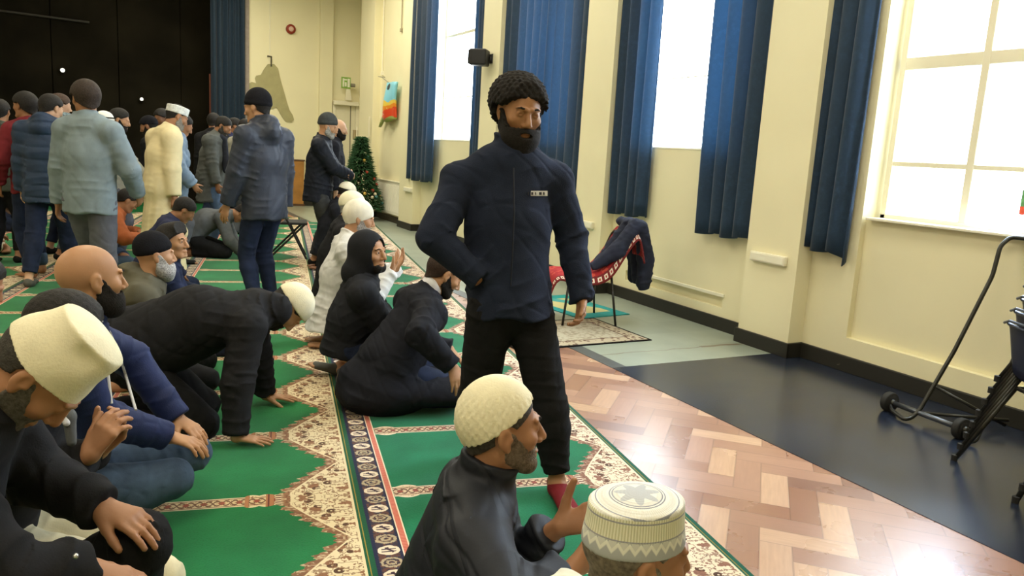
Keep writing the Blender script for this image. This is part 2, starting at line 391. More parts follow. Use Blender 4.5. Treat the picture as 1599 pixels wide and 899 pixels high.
# speaker
t = empty('wall_speaker', (4.60, 9.86, 2.66), 'small black loudspeaker bracketed high on the wall beside the narrow curtain', 'speaker')
bm = B(); prism(bm, [(-.14, -.10), (.10, -.125), (.10, .125), (-.14, .10)], -.105, .105, 'XY')
mt = Matrix.Rotation(math.radians(-38), 4, 'Z'); bmesh.ops.transform(bm, matrix=mt, verts=bm.verts)
for v in bm.verts: v.co += Vector((-.13, 0, 0))
obj('cabinet', bm, pm('speaker_black', (.02, .02, .022), .5), t, bevel=.02)
bm = B(); box(bm, -.012, .0, -.09, .09, -.09, .09); bmesh.ops.transform(bm, matrix=Matrix.Translation((-.13, 0, 0)) @ mt @ Matrix.Translation((-.14, 0, 0)), verts=bm.verts)
obj('grille', bm, pm('speaker_grille', (.035, .035, .035), .7, bmp=.6, bscale=300), t)
bm = B(); tube(bm, [(0, 0, 0), (.035, 0, 0)], .03); box(bm, .02, .035, -.05, .05, -.06, .06); obj('bracket', bm, pm('bracket_black', (.05, .05, .05), .4), t)
# colourful carrier bag hanging from a hook
def colour_bag():
    m, nt, b = newmat('printed_plastic_bag', .35, .4); x, y, z, oc = objcoord(nt)
    n = (noise(nt, oc, 3, 2)-.5)*.35; h = z+n*.6
    c = mix(nt, h.gt(-.30), (.35, .42, .12), (.78, .08, .03)); c = mix(nt, h.gt(-.14), c, (.85, .30, .03)); c = mix(nt, h.gt(-.07), c, (.85, .62, .10))
    c = mix(nt, h.gt(0.), c, (.25, .62, .80)); c = mix(nt, (y-.18).abs().lt(.05)*h.gt(.08), c, (.75, .1, .05))
    c = mix(nt, noise(nt, oc, 9, 2).gt(.66)*h.lt(.0), c, (.9, .75, .7)); c = mix(nt, ((y+.12)*(y+.12)+(z-.25)*(z-.25)).sqrt().lt(.06), c, (.03, .05, .06))
    nt.links.new(c, b.inputs['Base Color']); return m
t = empty('carrier_bag', (4.70, 14.35, 2.24), 'blue, yellow and red patterned bag hanging on the wall above the radiator', 'bag')
bm = B(); G = []
for r in range(13):
    h = r/12; row = []
    for c in range(17):
        s = c/16; w = (.62+.35*math.sin(h*2.1))*(1 if h > 0 else 1)
        left = .10+.46*h-.10*math.sin(h*3.14)
        y = -.42+.10*h + (left+.42-.10*h)*s; z = .33-.72*h + .05*math.sin(4*s)*h + (.05*math.cos(s*9)*(h > .95))
        row.append(bm.verts.new((-.02-.09*math.sin(PI*s)*math.sin(.5+2.2*h)-.02*math.sin(9*s+4*h), -y if False else y, z)))
    G.append(row)
for r in range(12):
    for c in range(16): bm.faces.new((G[r][c], G[r][c+1], G[r+1][c+1], G[r+1][c]))
for r in G:
    pass
o = obj('bag_cloth', bm, colour_bag(), t, smooth=True); sd = o.modifiers.new('t', 'SOLIDIFY'); sd.thickness = .05; sd.offset = 1
bm = B(); tube(bm, [(.07, .55, .47), (-.06, .55, .47), (-.06, .35, .45), (-.02, .05, .34)], .008); obj('hook', bm, pm('hook_grey', (.3, .28, .22), .4), t)
# round alarm sounder
t = empty('alarm_sounder', (3.53, YF, 3.73), 'round red and white fire alarm high on the cream end wall', 'alarm')
bm = B(); lathe(bm, [(.10, 0), (.10, -.05), (.085, -.07), (.055, -.07)], (0, 0, 0), 'Y'); obj('housing', bm, pm('alarm_red', (.28, .035, .015), .4), t, True)
bm = B(); lathe(bm, [(.055, -.06), (.05, -.085), (.02, -.09)], (0, 0, 0), 'Y'); obj('face', bm, pm('alarm_face', (.75, .5, .4), .4), t, True)
# bare patch of old paint with the torn outline and its cable
t = empty('bare_plaster_patch', (3.15, YF-.004, 2.5), 'grey-green bare patch with ragged outline on the end wall behind the black beanie', 'wall patch')
pts = [(412, 108), (418, 100), (428, 100), (434, 107), (438, 125), (444, 145), (448, 160), (452, 172), (457, 180), (459, 187), (455, 191), (446, 190), (440, 182), (432, 168), (424, 170), (414, 168), (404, 165), (396, 158), (387, 150), (387, 131), (393, 128), (400, 130), (398, 122), (400, 118), (407, 117)]
bm = B()
def far(px, py):
    d_ = (px-799.5)/FPX*CR - (py-449.5)/FPX*CU + CF; p = CC + d_*YF/d_[1]; return p
pl = [(far(*p)[0]-3.15, far(*p)[2]-2.5) for p in pts]
prism(bm, pl, -.012, .003); obj('patch', bm, pm('grey_green_plaster', (.40, .37, .20), .8, .2, .08, 6), t)
bm = B(); q = far(421, 88); tube(bm, [(q[0]-3.15-.05, -.02, q[2]-2.5), (q[0]-3.15+.03, -.02, q[2]-2.5), (q[0]-3.15+.03, -.02, q[2]-2.5-.2)], .016, 6); obj('cable_end', bm, pm('cable_dark', (.10, .09, .06), .6), t)
bm = B(); box(bm, q[0]-3.155, q[0]-3.14, -.012, .0, q[2]-2.5, 2.3); obj('cable_run', bm, M_wallw, t)
# exit sign
t = empty('exit_sign', (4.72, YF-.20, 2.60), 'small green and white emergency exit sign above the corner door', 'sign')
bm = B(); box(bm, -.13, .07, -.015, .015, 0, .24); obj('sign_plate', bm, pm('sign_green', (.25, .45, .08), .5), t)
bm = B(); box(bm, -.11, -.075, -.02, -.015, .03, .21); box(bm, -.075, -.01, -.02, -.015, .17, .20); box(bm, .0, .05, -.02, -.015, .03, .21); box(bm, -.06, -.02, -.02, -.015, .04, .13)
obj('sign_symbol', bm, pm('sign_white', (.85, .85, .7), .5), t)
bm = B(); tube(bm, [(.1, 0, .08), (.1, .19, .08)], .012); tube(bm, [(.08, 0, .08), (.17, 0, .08)], .04); obj('lamp_arm', bm, pm('sign_metal', (.25, .23, .18), .4), t)
bm = B(); prism(bm, [(-.04, -.25), (.10, -.25), (.06, -.01), (-.02, -.01)], -.04, .03); obj('sounder_cone', bm, M_frame, t, bevel=.01)
# conduit pipes on the right wall's far end
for k, (yy, z0, z1, lab) in enumerate([(16.35, 0.1, 4.9, 'thin cream pipe running up the wall nearest the corner door'), (15.05, 2.75, 4.9, 'thin cream conduit dropping from the ceiling to the bag hook'), (14.0, 3.45, 4.9, 'short thin cable hanging from the ceiling above the radiator')]):
    bm = B(); tube(bm, [(0, 0, z0), (0, 0, z1)], .018 if k == 0 else .010); 
    if k != 2: box(bm, -.02, .02, -.03, .03, z0, z0+.08)
    else: box(bm, -.02, .02, -.025, .025, z0, z0+.06)
    o = obj('conduit_pipe', bm, M_wallw if k < 2 else pm('cable_grey', (.4, .36, .25), .6)); o.location = (XW-.02 if k else XW-.02, yy, 0); tag(o, lab, 'pipe')
t = empty('cable_box', (XW, 15.12, 1.56), 'small horizontal cable loop and box by the radiator pilaster', 'cable box')
bm = B(); tube(bm, rounded([(-.2, .95, .22), (-.2, .95, 0), (-.2, .1, .0), (-.2, .1, .4)], .04), .012); obj('loop', bm, M_frame, t)
bm = B(); box(bm, -.25, -.17, .98, 1.08, -.05, .14); obj('thermostat', bm, pm('brown_box', (.35, .28, .15), .5), t)
# fine lights seen on the stage backdrop
for (px, py, s, lab) in [(98, 110, .055, 'tiny bright lamp on the black stage, highest at left'), (221, 155, .045, 'tiny round bright lamp on the black stage above the capped men')]:
    d_ = (px-799.5)/FPX*CR - (py-449.5)/FPX*CU + CF; p = CC + d_*(YF+.84)/d_[1]
    t = empty('stage_light', tuple(p), lab, 'light'); bm = B(); lathe(bm, [(s, 0), (s, -.06), (s*.8, -.075)], (0, 0, 0), 'Y', 14); obj('lamp_case', bm, M_stage, t)
    m, nt, b = newmat('stage_lamp_glow'); b.inputs['Emission Color'].default_value = (.95, .95, .8, 1); b.inputs['Emission Strength'].default_value = 1.3
    bm = B(); lathe(bm, [(s*.78, -.07), (s*.7, -.085), (s*.3, -.09)], (0, 0, 0), 'Y', 14); obj('lens', bm, m, t)
t = empty('stage_batten', (-1.0, YF+.80, 3.50), 'long dark lighting bar across the top of the black stage', 'batten')
bm = B(); tube(bm, [(-1.6, 0, .05), (.75, 0, 0)], .022); obj('bar', bm, pm('batten_grey', (.045, .042, .035), .6), t)
# ================================================================ CARPETS
def rug_mat(name, green, cream, brown, x0):
    """x: 0..1.3 across the rug, y: along it.  Prayer niches point towards +x."""
    m, nt, b = newmat(name, .95, .1); b.inputs['Sheen Weight'].default_value = .15
    x, y, z, oc = objcoord(nt)
    P = .72
    sv = (((y-3.083)/P+.5).frac()-.5)*P; a = sv.abs()
    fine = noise(nt, oc, 150, 2); med = noise(nt, oc, 3, 3)
    g = mix(nt, (med-.5)*2.5+.5, tuple(v*.78 for v in green), tuple(v*1.25 for v in green)); g = mix(nt, (fine-.5)*2, g, tuple(v*.6 for v in green))
    # ---- arch edge
    saw = (a+.013).tri(.052); saw2 = a.tri(.019)
    e0 = .985 + ((a-.052).max(0.)/.308).pow(1.12)*.215
    edge = e0 - saw*.034 + .012 - saw2*.010 - (noise(nt, comb(nt, x, a), 60, 2)-.5)*.02
    incream = x.gt(edge)*a.gt(.05) + x.gt(.985)*a.lt(.0501)
    incream = incream.min(1.)
    mc = comb(nt, x*1.0, a*1.05, 0.)
    v1 = voronoi(nt, mc, 21.); v2 = voronoi(nt, mc, 40.); vc = voronoi(nt, mc, 21., out='Color'); wv = noise(nt, mc, 26, 2, .6)
    dist = x-e0
    leaf = dist.lt(.035)*dist.gt(-.08)
    motif = (v1.lt(.40)*(wv.gt(.40))*v1.gt(.10)).max(v2.lt(.20)); vein = (wv-.5).abs().lt(.03)
    c = mix(nt, motif, cream, brown); c = mix(nt, motif*vc.gt(.62), c, tuple(v*.30 for v in brown)); c = mix(nt, vein*.8, c, tuple(v*.8 for v in brown))
    lf = mix(nt, (voronoi(nt, comb(nt, x*1.2, a*2.2, 0.), 40.)*1.5), cream, tuple(v*1.0 for v in brown)); lf = mix(nt, wv.gt(.52), lf, tuple(v*.72 for v in brown))
    c = mix(nt, leaf, c, lf)
    line = (dist-.038).abs().lt(.0045)*a.gt(.03); c = mix(nt, line, c, cream)
    c = mix(nt, x.gt(1.258)*x.lt(1.268), c, cream)
    # ---- dividing stripe with capitals
    cap = x.step(.84, .90); bulge = .047 + .010*((x-.78)*PI/.06).sin().abs()*x.gt(.85)*x.lt(.955)
    bul2 = .046 + .016*((x-.15)*PI/.09).sin().max(0.)*x.lt(.24)
    hw = .041 + x.gt(.845)*(bulge-.041) + x.lt(.24)*(bul2-.041)
    inst = a.lt(hw)*x.step(.137, .985)
    wave = ((x*2*PI/.066).sin()*.020)
    st = mix(nt, ((a-wave.abs()).abs()).lt(.006), (cream[0]*.9, cream[1]*.82, cream[2]*.72), tuple(v*.55 for v in brown))
    st = mix(nt, (x.tri(.066)*.5+a*14).lt(.24), st, (brown[0]*1.1, brown[1]*.55, brown[2]*.6))
    st = mix(nt, noise(nt, oc, 90, 2).gt(.60), st, tuple(v*.7 for v in brown))
    st = mix(nt, a.gt(hw-.009), st, cream); st = mix(nt, a.step(.029, .034), st, (brown[0]*.55, brown[1]*.3, brown[2]*.4))
    capc = mix(nt, (x*1.0).tri(.024).gt(.72), (brown[0]*1.5, brown[1]*1.35, brown[2]*1.15), (brown[0]*.5, brown[1]*.28, brown[2]*.4))
    st = mix(nt, x.step(.845, .862)+x.step(.925, .958), st, capc)
    tick = (y).tri(.02).gt(.5); st = mix(nt, x.step(.962, .985), st, cream); st = mix(nt, x.step(.962, .985)*tick*a.lt(.045), st, (brown[0]*.5, brown[1]*.28, brown[2]*.4))
    gg = mix(nt, inst, g, st); c = mix(nt, incream, gg, c)
    # ---- navy border with medallions
    my = (y/.168).frac()-.5; k2 = (my.abs()*2)
    ex = (x-.056)/.040; ey = (my*.168)/.034
    rr = (ex*ex+ey*ey).sqrt(); rr = rr + (noise(nt, oc, 70, 2)-.5)*.25
    my2 = ((y/.168+.5).frac()-.5)*.168/.034; r3 = (ex*ex+my2*my2).sqrt() + (noise(nt, oc, 80, 2)-.5)*.7
    nb = mix(nt, noise(nt, oc, 55, 2).gt(.52), (.035, .025, .045), (.11, .045, .035)); nb = mix(nt, x.lt(.014)+x.gt(.094), nb, (.012, .014, .05))
    nb = mix(nt, (r3-.85).abs().lt(.16), nb, (.42, .34, .22)); nb = mix(nt, (r3-.35).abs().lt(.12), nb, (.42, .34, .22))
    nb = mix(nt, rr.lt(1.0), nb, cream)
    sc = (((ex-.15)*4+(ey*3).sin()*1.2).abs().lt(.7))*rr.lt(.62); nb = mix(nt, sc.max((ey.abs()-.25).abs().lt(.10)*rr.lt(.7)), nb, (.05, .025, .045))
    red = mix(nt, y.tri(.011).gt(.5), (.50, .10, .07), (.62, .22, .15)); red = mix(nt, x.lt(.109)+x.gt(.130), red, cream)
    c = mix(nt, x.lt(.104), c, nb); c = mix(nt, x.step(.104, .1355), c, red)
    dk = mix(nt, x.step(1.277, 1.281), (green[0]*.5, green[1]*.55, green[2]*.8), (.30, .22, .03)); c = mix(nt, x.gt(1.268), c, dk)
    nt.links.new(c, b.inputs['Base Color'])
    bump(nt, b, fine, .35, .003)
    return m
CREAM, BROWN = (.72, .60, .38), (.27, .125, .062)
ANG = -.189029                                  # the rugs are laid at a slant to the room
def rug(u0, v0, v1, label, m, z=.012, w=1.30, name='prayer_rug', x1=None):
    bm = B(); n = max(2, int((v1-v0)/.4))
    box(bm, 0, x1 or w, v0, v1, 0, z)
    o = obj(name, bm, m); c_, s_ = math.cos(ANG), math.sin(ANG)
    o.rotation_euler = (0, 0, ANG); o.location = (u0*c_, u0*s_, .0035); tag(o, label, 'rug'); return o
Mg1 = rug_mat('green_prayer_carpet', (.008, .150, .042), CREAM, BROWN, 0)
Mg2 = rug_mat('teal_green_prayer_carpet', (.006, .155, .072), (.74, .62, .47), (.25, .115, .08), 0)
rug(.322, -1.5, 14.3, 'green prayer carpet on the right, edge along the parquet, walking man stands on it', Mg2)
rug(-.978, -1.5, 15.1, 'green prayer carpet left of the dark patterned seam, man on hands and knees on it', Mg1)
rug(-2.278, -1.5, 15.1, 'green prayer carpet at the far left under the barefoot standing men', Mg1)
rug(-3.578, -1.5, 15.1, 'green prayer carpet running along the left edge of the photo', Mg1)
rug(-4.878, 2, 15.1, 'outermost green prayer carpet glimpsed beyond the standing group', Mg1)
m_plain = pm('plain_green_carpet', (.008, .10, .03), .95, .1, .15, 4, .3, 150)
bm = B(); box(bm, -6.6, 3.05, 15.4, 17.45, 0, .01); o = obj('green_carpet_strip', bm, m_plain); o.location.z = .004; tag(o, 'plain green carpet strip along the foot of the end wall', 'carpet')
# ================================================================ PEOPLE: smooth distance-field bodies and clothes
V3 = lambda *a: np.array(a, float)
def nrm(v): v = np.asarray(v, float); return v/max(1e-9, np.linalg.norm(v))
class Field:
    """list of rounded primitives blended into one skin"""
    def __init__(s): s.p = []
    def add(s, kind, k=.02, sub=False, **q): s.p.append((kind, k, sub, q)); return s
    def cone(s, a, b, ra, rb, k=.02, sub=False): return s.add('cone', k, sub, a=np.asarray(a, float), b=np.asarray(b, float), ra=ra, rb=rb)
    def ell(s, c, r, R=None, k=.02, sub=False): return s.add('ell', k, sub, c=np.asarray(c, float), r=np.asarray(r, float), R=np.eye(3) if R is None else R)
    def slab(s, a, b, wa, da, wb, db, side, k=.03, sub=False): return s.add('slab', k, sub, a=np.asarray(a, float), b=np.asarray(b, float), wa=wa, da=da, wb=wb, db=db, side=np.asarray(side, float))
    def bounds(s):
        lo = V3(1e9, 1e9, 1e9); hi = -lo
        for kind, k, sub, q in s.p:
            if sub: continue
            l, h = s.bb(kind, q); lo = np.minimum(lo, l); hi = np.maximum(hi, h)
        return lo-.03, hi+.03
    @staticmethod
    def bb(kind, q):
        if kind == 'cone': r = max(q['ra'], q['rb'])
        elif kind == 'slab': r = max(q['wa'], q['wb'], q['da'], q['db'])
        else:
            r = q['r'].max(); return q['c']-r, q['c']+r
        return np.minimum(q['a'], q['b'])-r, np.maximum(q['a'], q['b'])+r
    @staticmethod
    def d1(kind, q, P):
        if kind == 'cone':
            ba = q['b']-q['a']; L = max(ba@ba, 1e-12); pa = P-q['a']; t = np.clip(pa@ba/L, 0, 1)
            return np.sqrt(((pa-t[:, None]*ba)**2).sum(1)) - (q['ra']+(q['rb']-q['ra'])*t)
        if kind == 'ell':
            l = (P-q['c'])@q['R']; k0 = np.sqrt(((l/q['r'])**2).sum(1)); k1 = np.sqrt(((l/q['r']**2)**2).sum(1))
            return k0*(k0-1)/np.maximum(k1, 1e-6)
        ba = q['b']-q['a']; L = max(np.sqrt(ba@ba), 1e-6); ax = ba/L; sd = nrm(q['side']-ax*(q['side']@ax)); dp = np.cross(ax, sd)
        pa = P-q['a']; h = pa@ax; t = np.clip(h/L, 0, 1); w = q['wa']+(q['wb']-q['wa'])*t; d = q['da']+(q['db']-q['da'])*t
        hz = h-t*L; x = pa@sd; y = pa@dp; m = np.minimum(w, d)
        k0 = np.sqrt((x/w)**2+(y/d)**2+(hz/m)**2); k1 = np.sqrt((x/w**2)**2+(y/d**2)**2+(hz/m**2)**2)
        return np.where(k0 < 1e-6, -m, k0*(k0-1)/np.maximum(k1, 1e-6))
    def eval(s, P, margin=None):
        D = np.full(len(P), .3)
        for kind, k, sub, q in s.p:
            l, h = s.bb(kind, q); mg = (margin or .12)+k
            idx = np.nonzero(np.all((P > l-mg) & (P < h+mg), axis=1))[0]
            if not len(idx): continue
            d = s.d1(kind, q, P[idx]); c = D[idx]
            if sub: d = -d; hh = np.clip(.5-.5*(d-c)/k*-1, 0, 1) if False else np.maximum(k-np.abs(c-d), 0)/k; D[idx] = np.maximum(c, d)+hh*hh*k*.25
            else: hh = np.maximum(k-np.abs(c-d), 0)/k; D[idx] = np.minimum(c, d)-hh*hh*k*.25
        return D
def surface(fn, lo, hi, vox):
    """surface nets over a sparse narrow band; fn(P, margin)->distance"""
    F = 4; n = np.ceil((hi-lo)/vox/F).astype(int)*F+1
    cs = vox*F; nc = (n-1)//F
    g = np.stack(np.meshgrid(*[np.arange(c)+.5 for c in nc], indexing='ij'), -1).reshape(-1, 3)
    dc = fn(lo+g*cs, cs*2.2); act = g[np.abs(dc) < cs*1.25]-.5
    D = np.full(n, .1, np.float32); sgn = np.full(len(g), .1, np.float32); sgn[dc < 0] = -.1
    big = np.repeat(np.repeat(np.repeat(sgn.reshape(nc), F, 0), F, 1), F, 2); D[:-1, :-1, :-1] = big
    del big
    off = np.stack(np.meshgrid(*[np.arange(F+1)]*3, indexing='ij'), -1).reshape(-1, 3)
    I = (act.astype(int)[:, None, :]*F+off[None]).reshape(-1, 3)
    flat = np.unique(np.ravel_multi_index(I.T, n)); I = np.stack(np.unravel_index(flat, n), 1)
    D.ravel()[flat] = fn(lo+I*vox, cs*1.2)
    S = D < 0; pad = D.copy()
    c = S[:-1, :-1, :-1].astype(np.int8)
    for dx, dy, dz in ((1, 0, 0), (0, 1, 0), (0, 0, 1), (1, 1, 0), (1, 0, 1), (0, 1, 1), (1, 1, 1)):
        c = c + S[dx:n[0]-1+dx, dy:n[1]-1+dy, dz:n[2]-1+dz]
    cells = np.argwhere((c > 0) & (c < 8)); vid = np.full(c.shape, -1, np.int32); vid[tuple(cells.T)] = np.arange(len(cells))
    acc = np.zeros((len(cells), 3)); cnt = np.zeros(len(cells))
    cor = [(i, j, k) for i in (0, 1) for j in (0, 1) for k in (0, 1)]
    for a in cor:
        for ax in range(3):
            if a[ax]: continue
            b = list(a); b[ax] = 1
            da = D[cells[:, 0]+a[0], cells[:, 1]+a[1], cells[:, 2]+a[2]]; db = D[cells[:, 0]+b[0], cells[:, 1]+b[1], cells[:, 2]+b[2]]
            m = (da < 0) != (db < 0); t = np.where(m, da/np.where(m, da-db, 1), 0)
            p = np.tile(np.array(a, float), (len(cells), 1)); p[:, ax] = t
            acc[m] += p[m]; cnt[m] += 1
    verts = lo+(cells+acc/cnt[:, None])*vox
    quads = []
    for ax in range(3):
        sl0 = [slice(None)]*3; sl1 = [slice(None)]*3; sl0[ax] = slice(0, -1); sl1[ax] = slice(1, None)
        a = S[tuple(sl0)]; b = S[tuple(sl1)]; e = np.argwhere(a != b); o1, o2 = [(1, 2), (2, 0), (0, 1)][ax]
        e = e[(e[:, o1] > 0) & (e[:, o2] > 0) & (e[:, o1] < n[o1]-1) & (e[:, o2] < n[o2]-1)]
        ins = a[tuple(e.T)]
        def q(d1, d2):
            r = e.copy(); r[:, o1] -= d1; r[:, o2] -= d2; return vid[tuple(r.T)]
        Q = np.stack([q(0, 0), q(1, 0), q(1, 1), q(0, 1)], 1); Q[~ins] = Q[~ins][:, ::-1]; quads.append(Q)
    Q = np.concatenate(quads); Q = Q[(Q >= 0).all(1)]
    return verts, Q
def tomesh(name, verts, quads, m, parent=None, smooth_it=1):
    if smooth_it:
        ed = np.concatenate([quads[:, [0, 1]], quads[:, [1, 2]], quads[:, [2, 3]], quads[:, [3, 0]]])
        for _ in range(smooth_it):
            s = np.zeros_like(verts); cn = np.zeros(len(verts))
            for j in range(3): s[:, j] = np.bincount(ed[:, 0], verts[ed[:, 1], j], len(verts))+np.bincount(ed[:, 1], verts[ed[:, 0], j], len(verts))
            cn = np.bincount(ed.ravel(), minlength=len(verts)); verts = verts*.5+.5*s/np.maximum(cn, 1)[:, None]
    me = bpy.data.meshes.new(name); me.vertices.add(len(verts)); me.vertices.foreach_set('co', verts.astype(np.float32).ravel())
    me.loops.add(quads.size); me.loops.foreach_set('vertex_index', quads.astype(np.int32).ravel())
    me.polygons.add(len(quads)); me.polygons.foreach_set('loop_start', np.arange(0, quads.size, 4, dtype=np.int32)); me.polygons.foreach_set('loop_total', np.full(len(quads), 4, np.int32))
    me.update(calc_edges=True)
    return link(name, me, m, parent, True)
def hashphase(s): return np.array([(math.sin(s*12.9898+i*78.233)*43758.5453) % 1*6.283 for i in range(12)])
def folds(segs, amp, seed=1, quilt=0, lam=.05, qd=.13):
    """cloth folds: rings across each limb, deeper near its ends, over soft creases; quilt=spacing of stitched baffles"""
    ph = hashphase(seed)
    rs = np.random.RandomState(int(seed*10) % 9999); K = rs.normal(size=(5, 3)); K /= np.linalg.norm(K, axis=1)[:, None]; K *= rs.uniform(14, 30, (5, 1))
    def f(P):
        out = np.zeros(len(P)); best = np.full(len(P), 9.); S = np.zeros(len(P)); E = np.zeros(len(P)); Q = np.zeros(len(P))
        for i, (a, b) in enumerate(segs):
            ba = b-a; L = np.linalg.norm(ba)+1e-6; ax = ba/L; pa = P-a; h = pa@ax; t = np.clip(h/L, 0, 1)
            r = pa-t[:, None]*L*ax; d = np.sqrt((r**2).sum(1)); o = nrm(np.cross(ax, V3(.3, .2, 1) if abs(ax[2]) < .9 else V3(1, 0, 0))); an = np.arctan2(r@np.cross(ax, o), r@o)
            m = d < best; best = np.where(m, d, best); Q = np.where(m, h, Q)
            i0 = i > 0
            S = np.where(m, h/lam*6.283+1.6*np.sin(an+ph[i % 12])+.9*np.sin(2*an+ph[(i+5) % 12]), S)
            E = np.where(m, .30+(.25 if i % 2 else .7)*np.exp(-(t*L/.10)**2)+.8*np.exp(-((1-t)*L/.10)**2), E)
        w = 0
        for i in range(5): w = w+np.sin(P@K[i]+ph[i]+1.1*np.sin(P@K[(i+2) % 5]*.6+ph[i+5]))
        rid = 1-np.abs(np.sin(S*.5)); w2 = np.sin(P@K[0]*2.1+2.0*np.sin(P@K[1]*1.1+ph[7])+ph[8])+np.sin(P@K[3]*2.3+1.8*np.sin(P@K[4]*.9+ph[2])+ph[9]); out = amp*(E*(rid**1.6)*1.0*np.clip(.45+.5*np.sin(S*.13+w), 0, 1) + .30*w*.5 - .32*np.maximum(0, 1-np.abs(w2)*1.1))*1.35
        if quilt: out = out*.7 + quilt*qd*(np.abs(np.sin(Q/quilt*3.14159))**.35-.8)
        return out
    return f
def rotm(yaw, pitch=0, roll=0):
    """columns right, forward, up; yaw turns left (ccw), pitch up, roll to the right ear down"""
    cy, sy = math.cos(yaw), math.sin(yaw); Rz = np.array([[cy, -sy, 0], [sy, cy, 0], [0, 0, 1]])
    cp, sp = math.cos(pitch), math.sin(pitch); Rx = np.array([[1, 0, 0], [0, cp, -sp], [0, sp, cp]])
    cr, sr = math.cos(roll), math.sin(roll); Ry = np.array([[cr, 0, sr], [0, 1, 0], [-sr, 0, cr]])
    return Rz@Rx@Ry
def head_prims(f, c, R, s=1., t=0, neck=None, ears=True):
    g = lambda *p: c+R@(V3(*p)*s)
    f.ell(g(0, -.014, .030), V3(.0765, .097, .088)*s+t, R, .01)
    f.ell(g(0, .026, -.030), V3(.060, .066, .078)*s+t, R, .03*s)
    f.cone(g(-.018, .070, -.092), g(.018, .070, -.092), .019*s+t, .019*s+t, .025*s)
    f.cone(g(-.052, -.005, -.055), g(-.024, .062, -.092), .016*s+t, .014*s+t, .025*s); f.cone(g(.052, -.005, -.055), g(.024, .062, -.092), .016*s+t, .014*s+t, .025*s)
    for q in (-1, 1): f.ell(g(q*.043, .060, -.018), V3(.022, .022, .019)*s+t, R, .022*s)
    if t == 0:
        for q in (-1, 1):
            f.ell(g(q*.031, .103, .010), V3(.020, .018, .012)*s, R, .014*s, True)
            f.ell(g(q*.031, .080, .008), V3(.0155, .0135, .0125)*s, R, .004*s); f.ell(g(q*.031, .0985, .0075), V3(.0125, .0135, .0048)*s, R, .002*s, True)
            f.cone(g(q*.012, .093, .026), g(q*.046, .080, .028), .008*s, .006*s, .008*s)
        f.cone(g(0, .090, .016), g(0, .1110, -.028), .0080*s, .0125*s, .012*s)
        for q in (-1, 1): f.ell(g(q*.0135, .0985, -.034), V3(.0085, .010, .008)*s, R, .006*s)
        f.ell(g(0, .088, -.062), V3(.025, .012, .0068)*s, R, .006*s); f.ell(g(0, .087, -.075), V3(.021, .011, .0075)*s, R, .005*s)
        f.ell(g(0, .104, -.0685), V3(.024, .010, .0016)*s, R, .003*s, True)
        if ears:
            for q in (-1, 1):
                f.ell(g(q*.0800, -.012, .000), V3(.0100, .0185, .031)*s, R, .005*s); f.ell(g(q*.0935, -.007, .002), V3(.0095, .0105, .019)*s, R, .003*s, True); f.ell(g(q*.0815, .006, -.004), V3(.006, .004, .007)*s, R, .003*s)
                f.ell(g(q*.0775, -.004, -.028), V3(.008, .010, .012)*s, R, .006*s)
    if neck is not None:
        f.cone(g(0, -.022, -.062), neck, .056*s+t, .062*s+t, .03*s)
class Plane:
    pass
def shell(hf, c, R, s, t, test):
    """thin layer over the head where test(local coords)<0"""
    def fn(P, mg=None):
        return np.maximum(hf.eval(P, mg)-t, test(((P-c)@R)/s)*s)
    return fn
def hairline(L, d=0.):    # scalp region: behind and above the hairline
    a = .0015+d-(-.625*L[:, 1]+.78*L[:, 2]); b = L[:, 1]-.070-.3*(.09-L[:, 2]); ear = .034-np.sqrt((L[:, 1]+.002)**2*1.2+(L[:, 2]+.006)**2)
    return np.maximum(np.maximum(a, b), ear)
def beardline(L, full=1.):
    a = L[:, 2]+.056-.11*np.maximum(L[:, 1], 0)-.10*(1-full); b = -.004-L[:, 1]
    side = np.maximum(L[:, 2]-(.010-1.2*np.maximum(L[:, 1]-.012, 0)*1.0), -.010-L[:, 1]); side = np.maximum(side, L[:, 1]-.060)
    m = .0235-np.sqrt((L[:, 0])**2+((L[:, 2]+.0700)*2.6)**2)*1.0
    reg = np.minimum(np.maximum(a, b), side)+.0022*np.sin(L[:, 0]*420+1)*np.sin(L[:, 1]*380+2)+.002*np.sin(L[:, 2]*450+L[:, 1]*200)
    return np.maximum(reg, m)
SKIN = {}
def skin(c): return pm('skin_%02d%02d%02d' % tuple(int(v*99) for v in c), c, .5, .35, .10, 9, .12, 140, sss=.08, dist=.002)
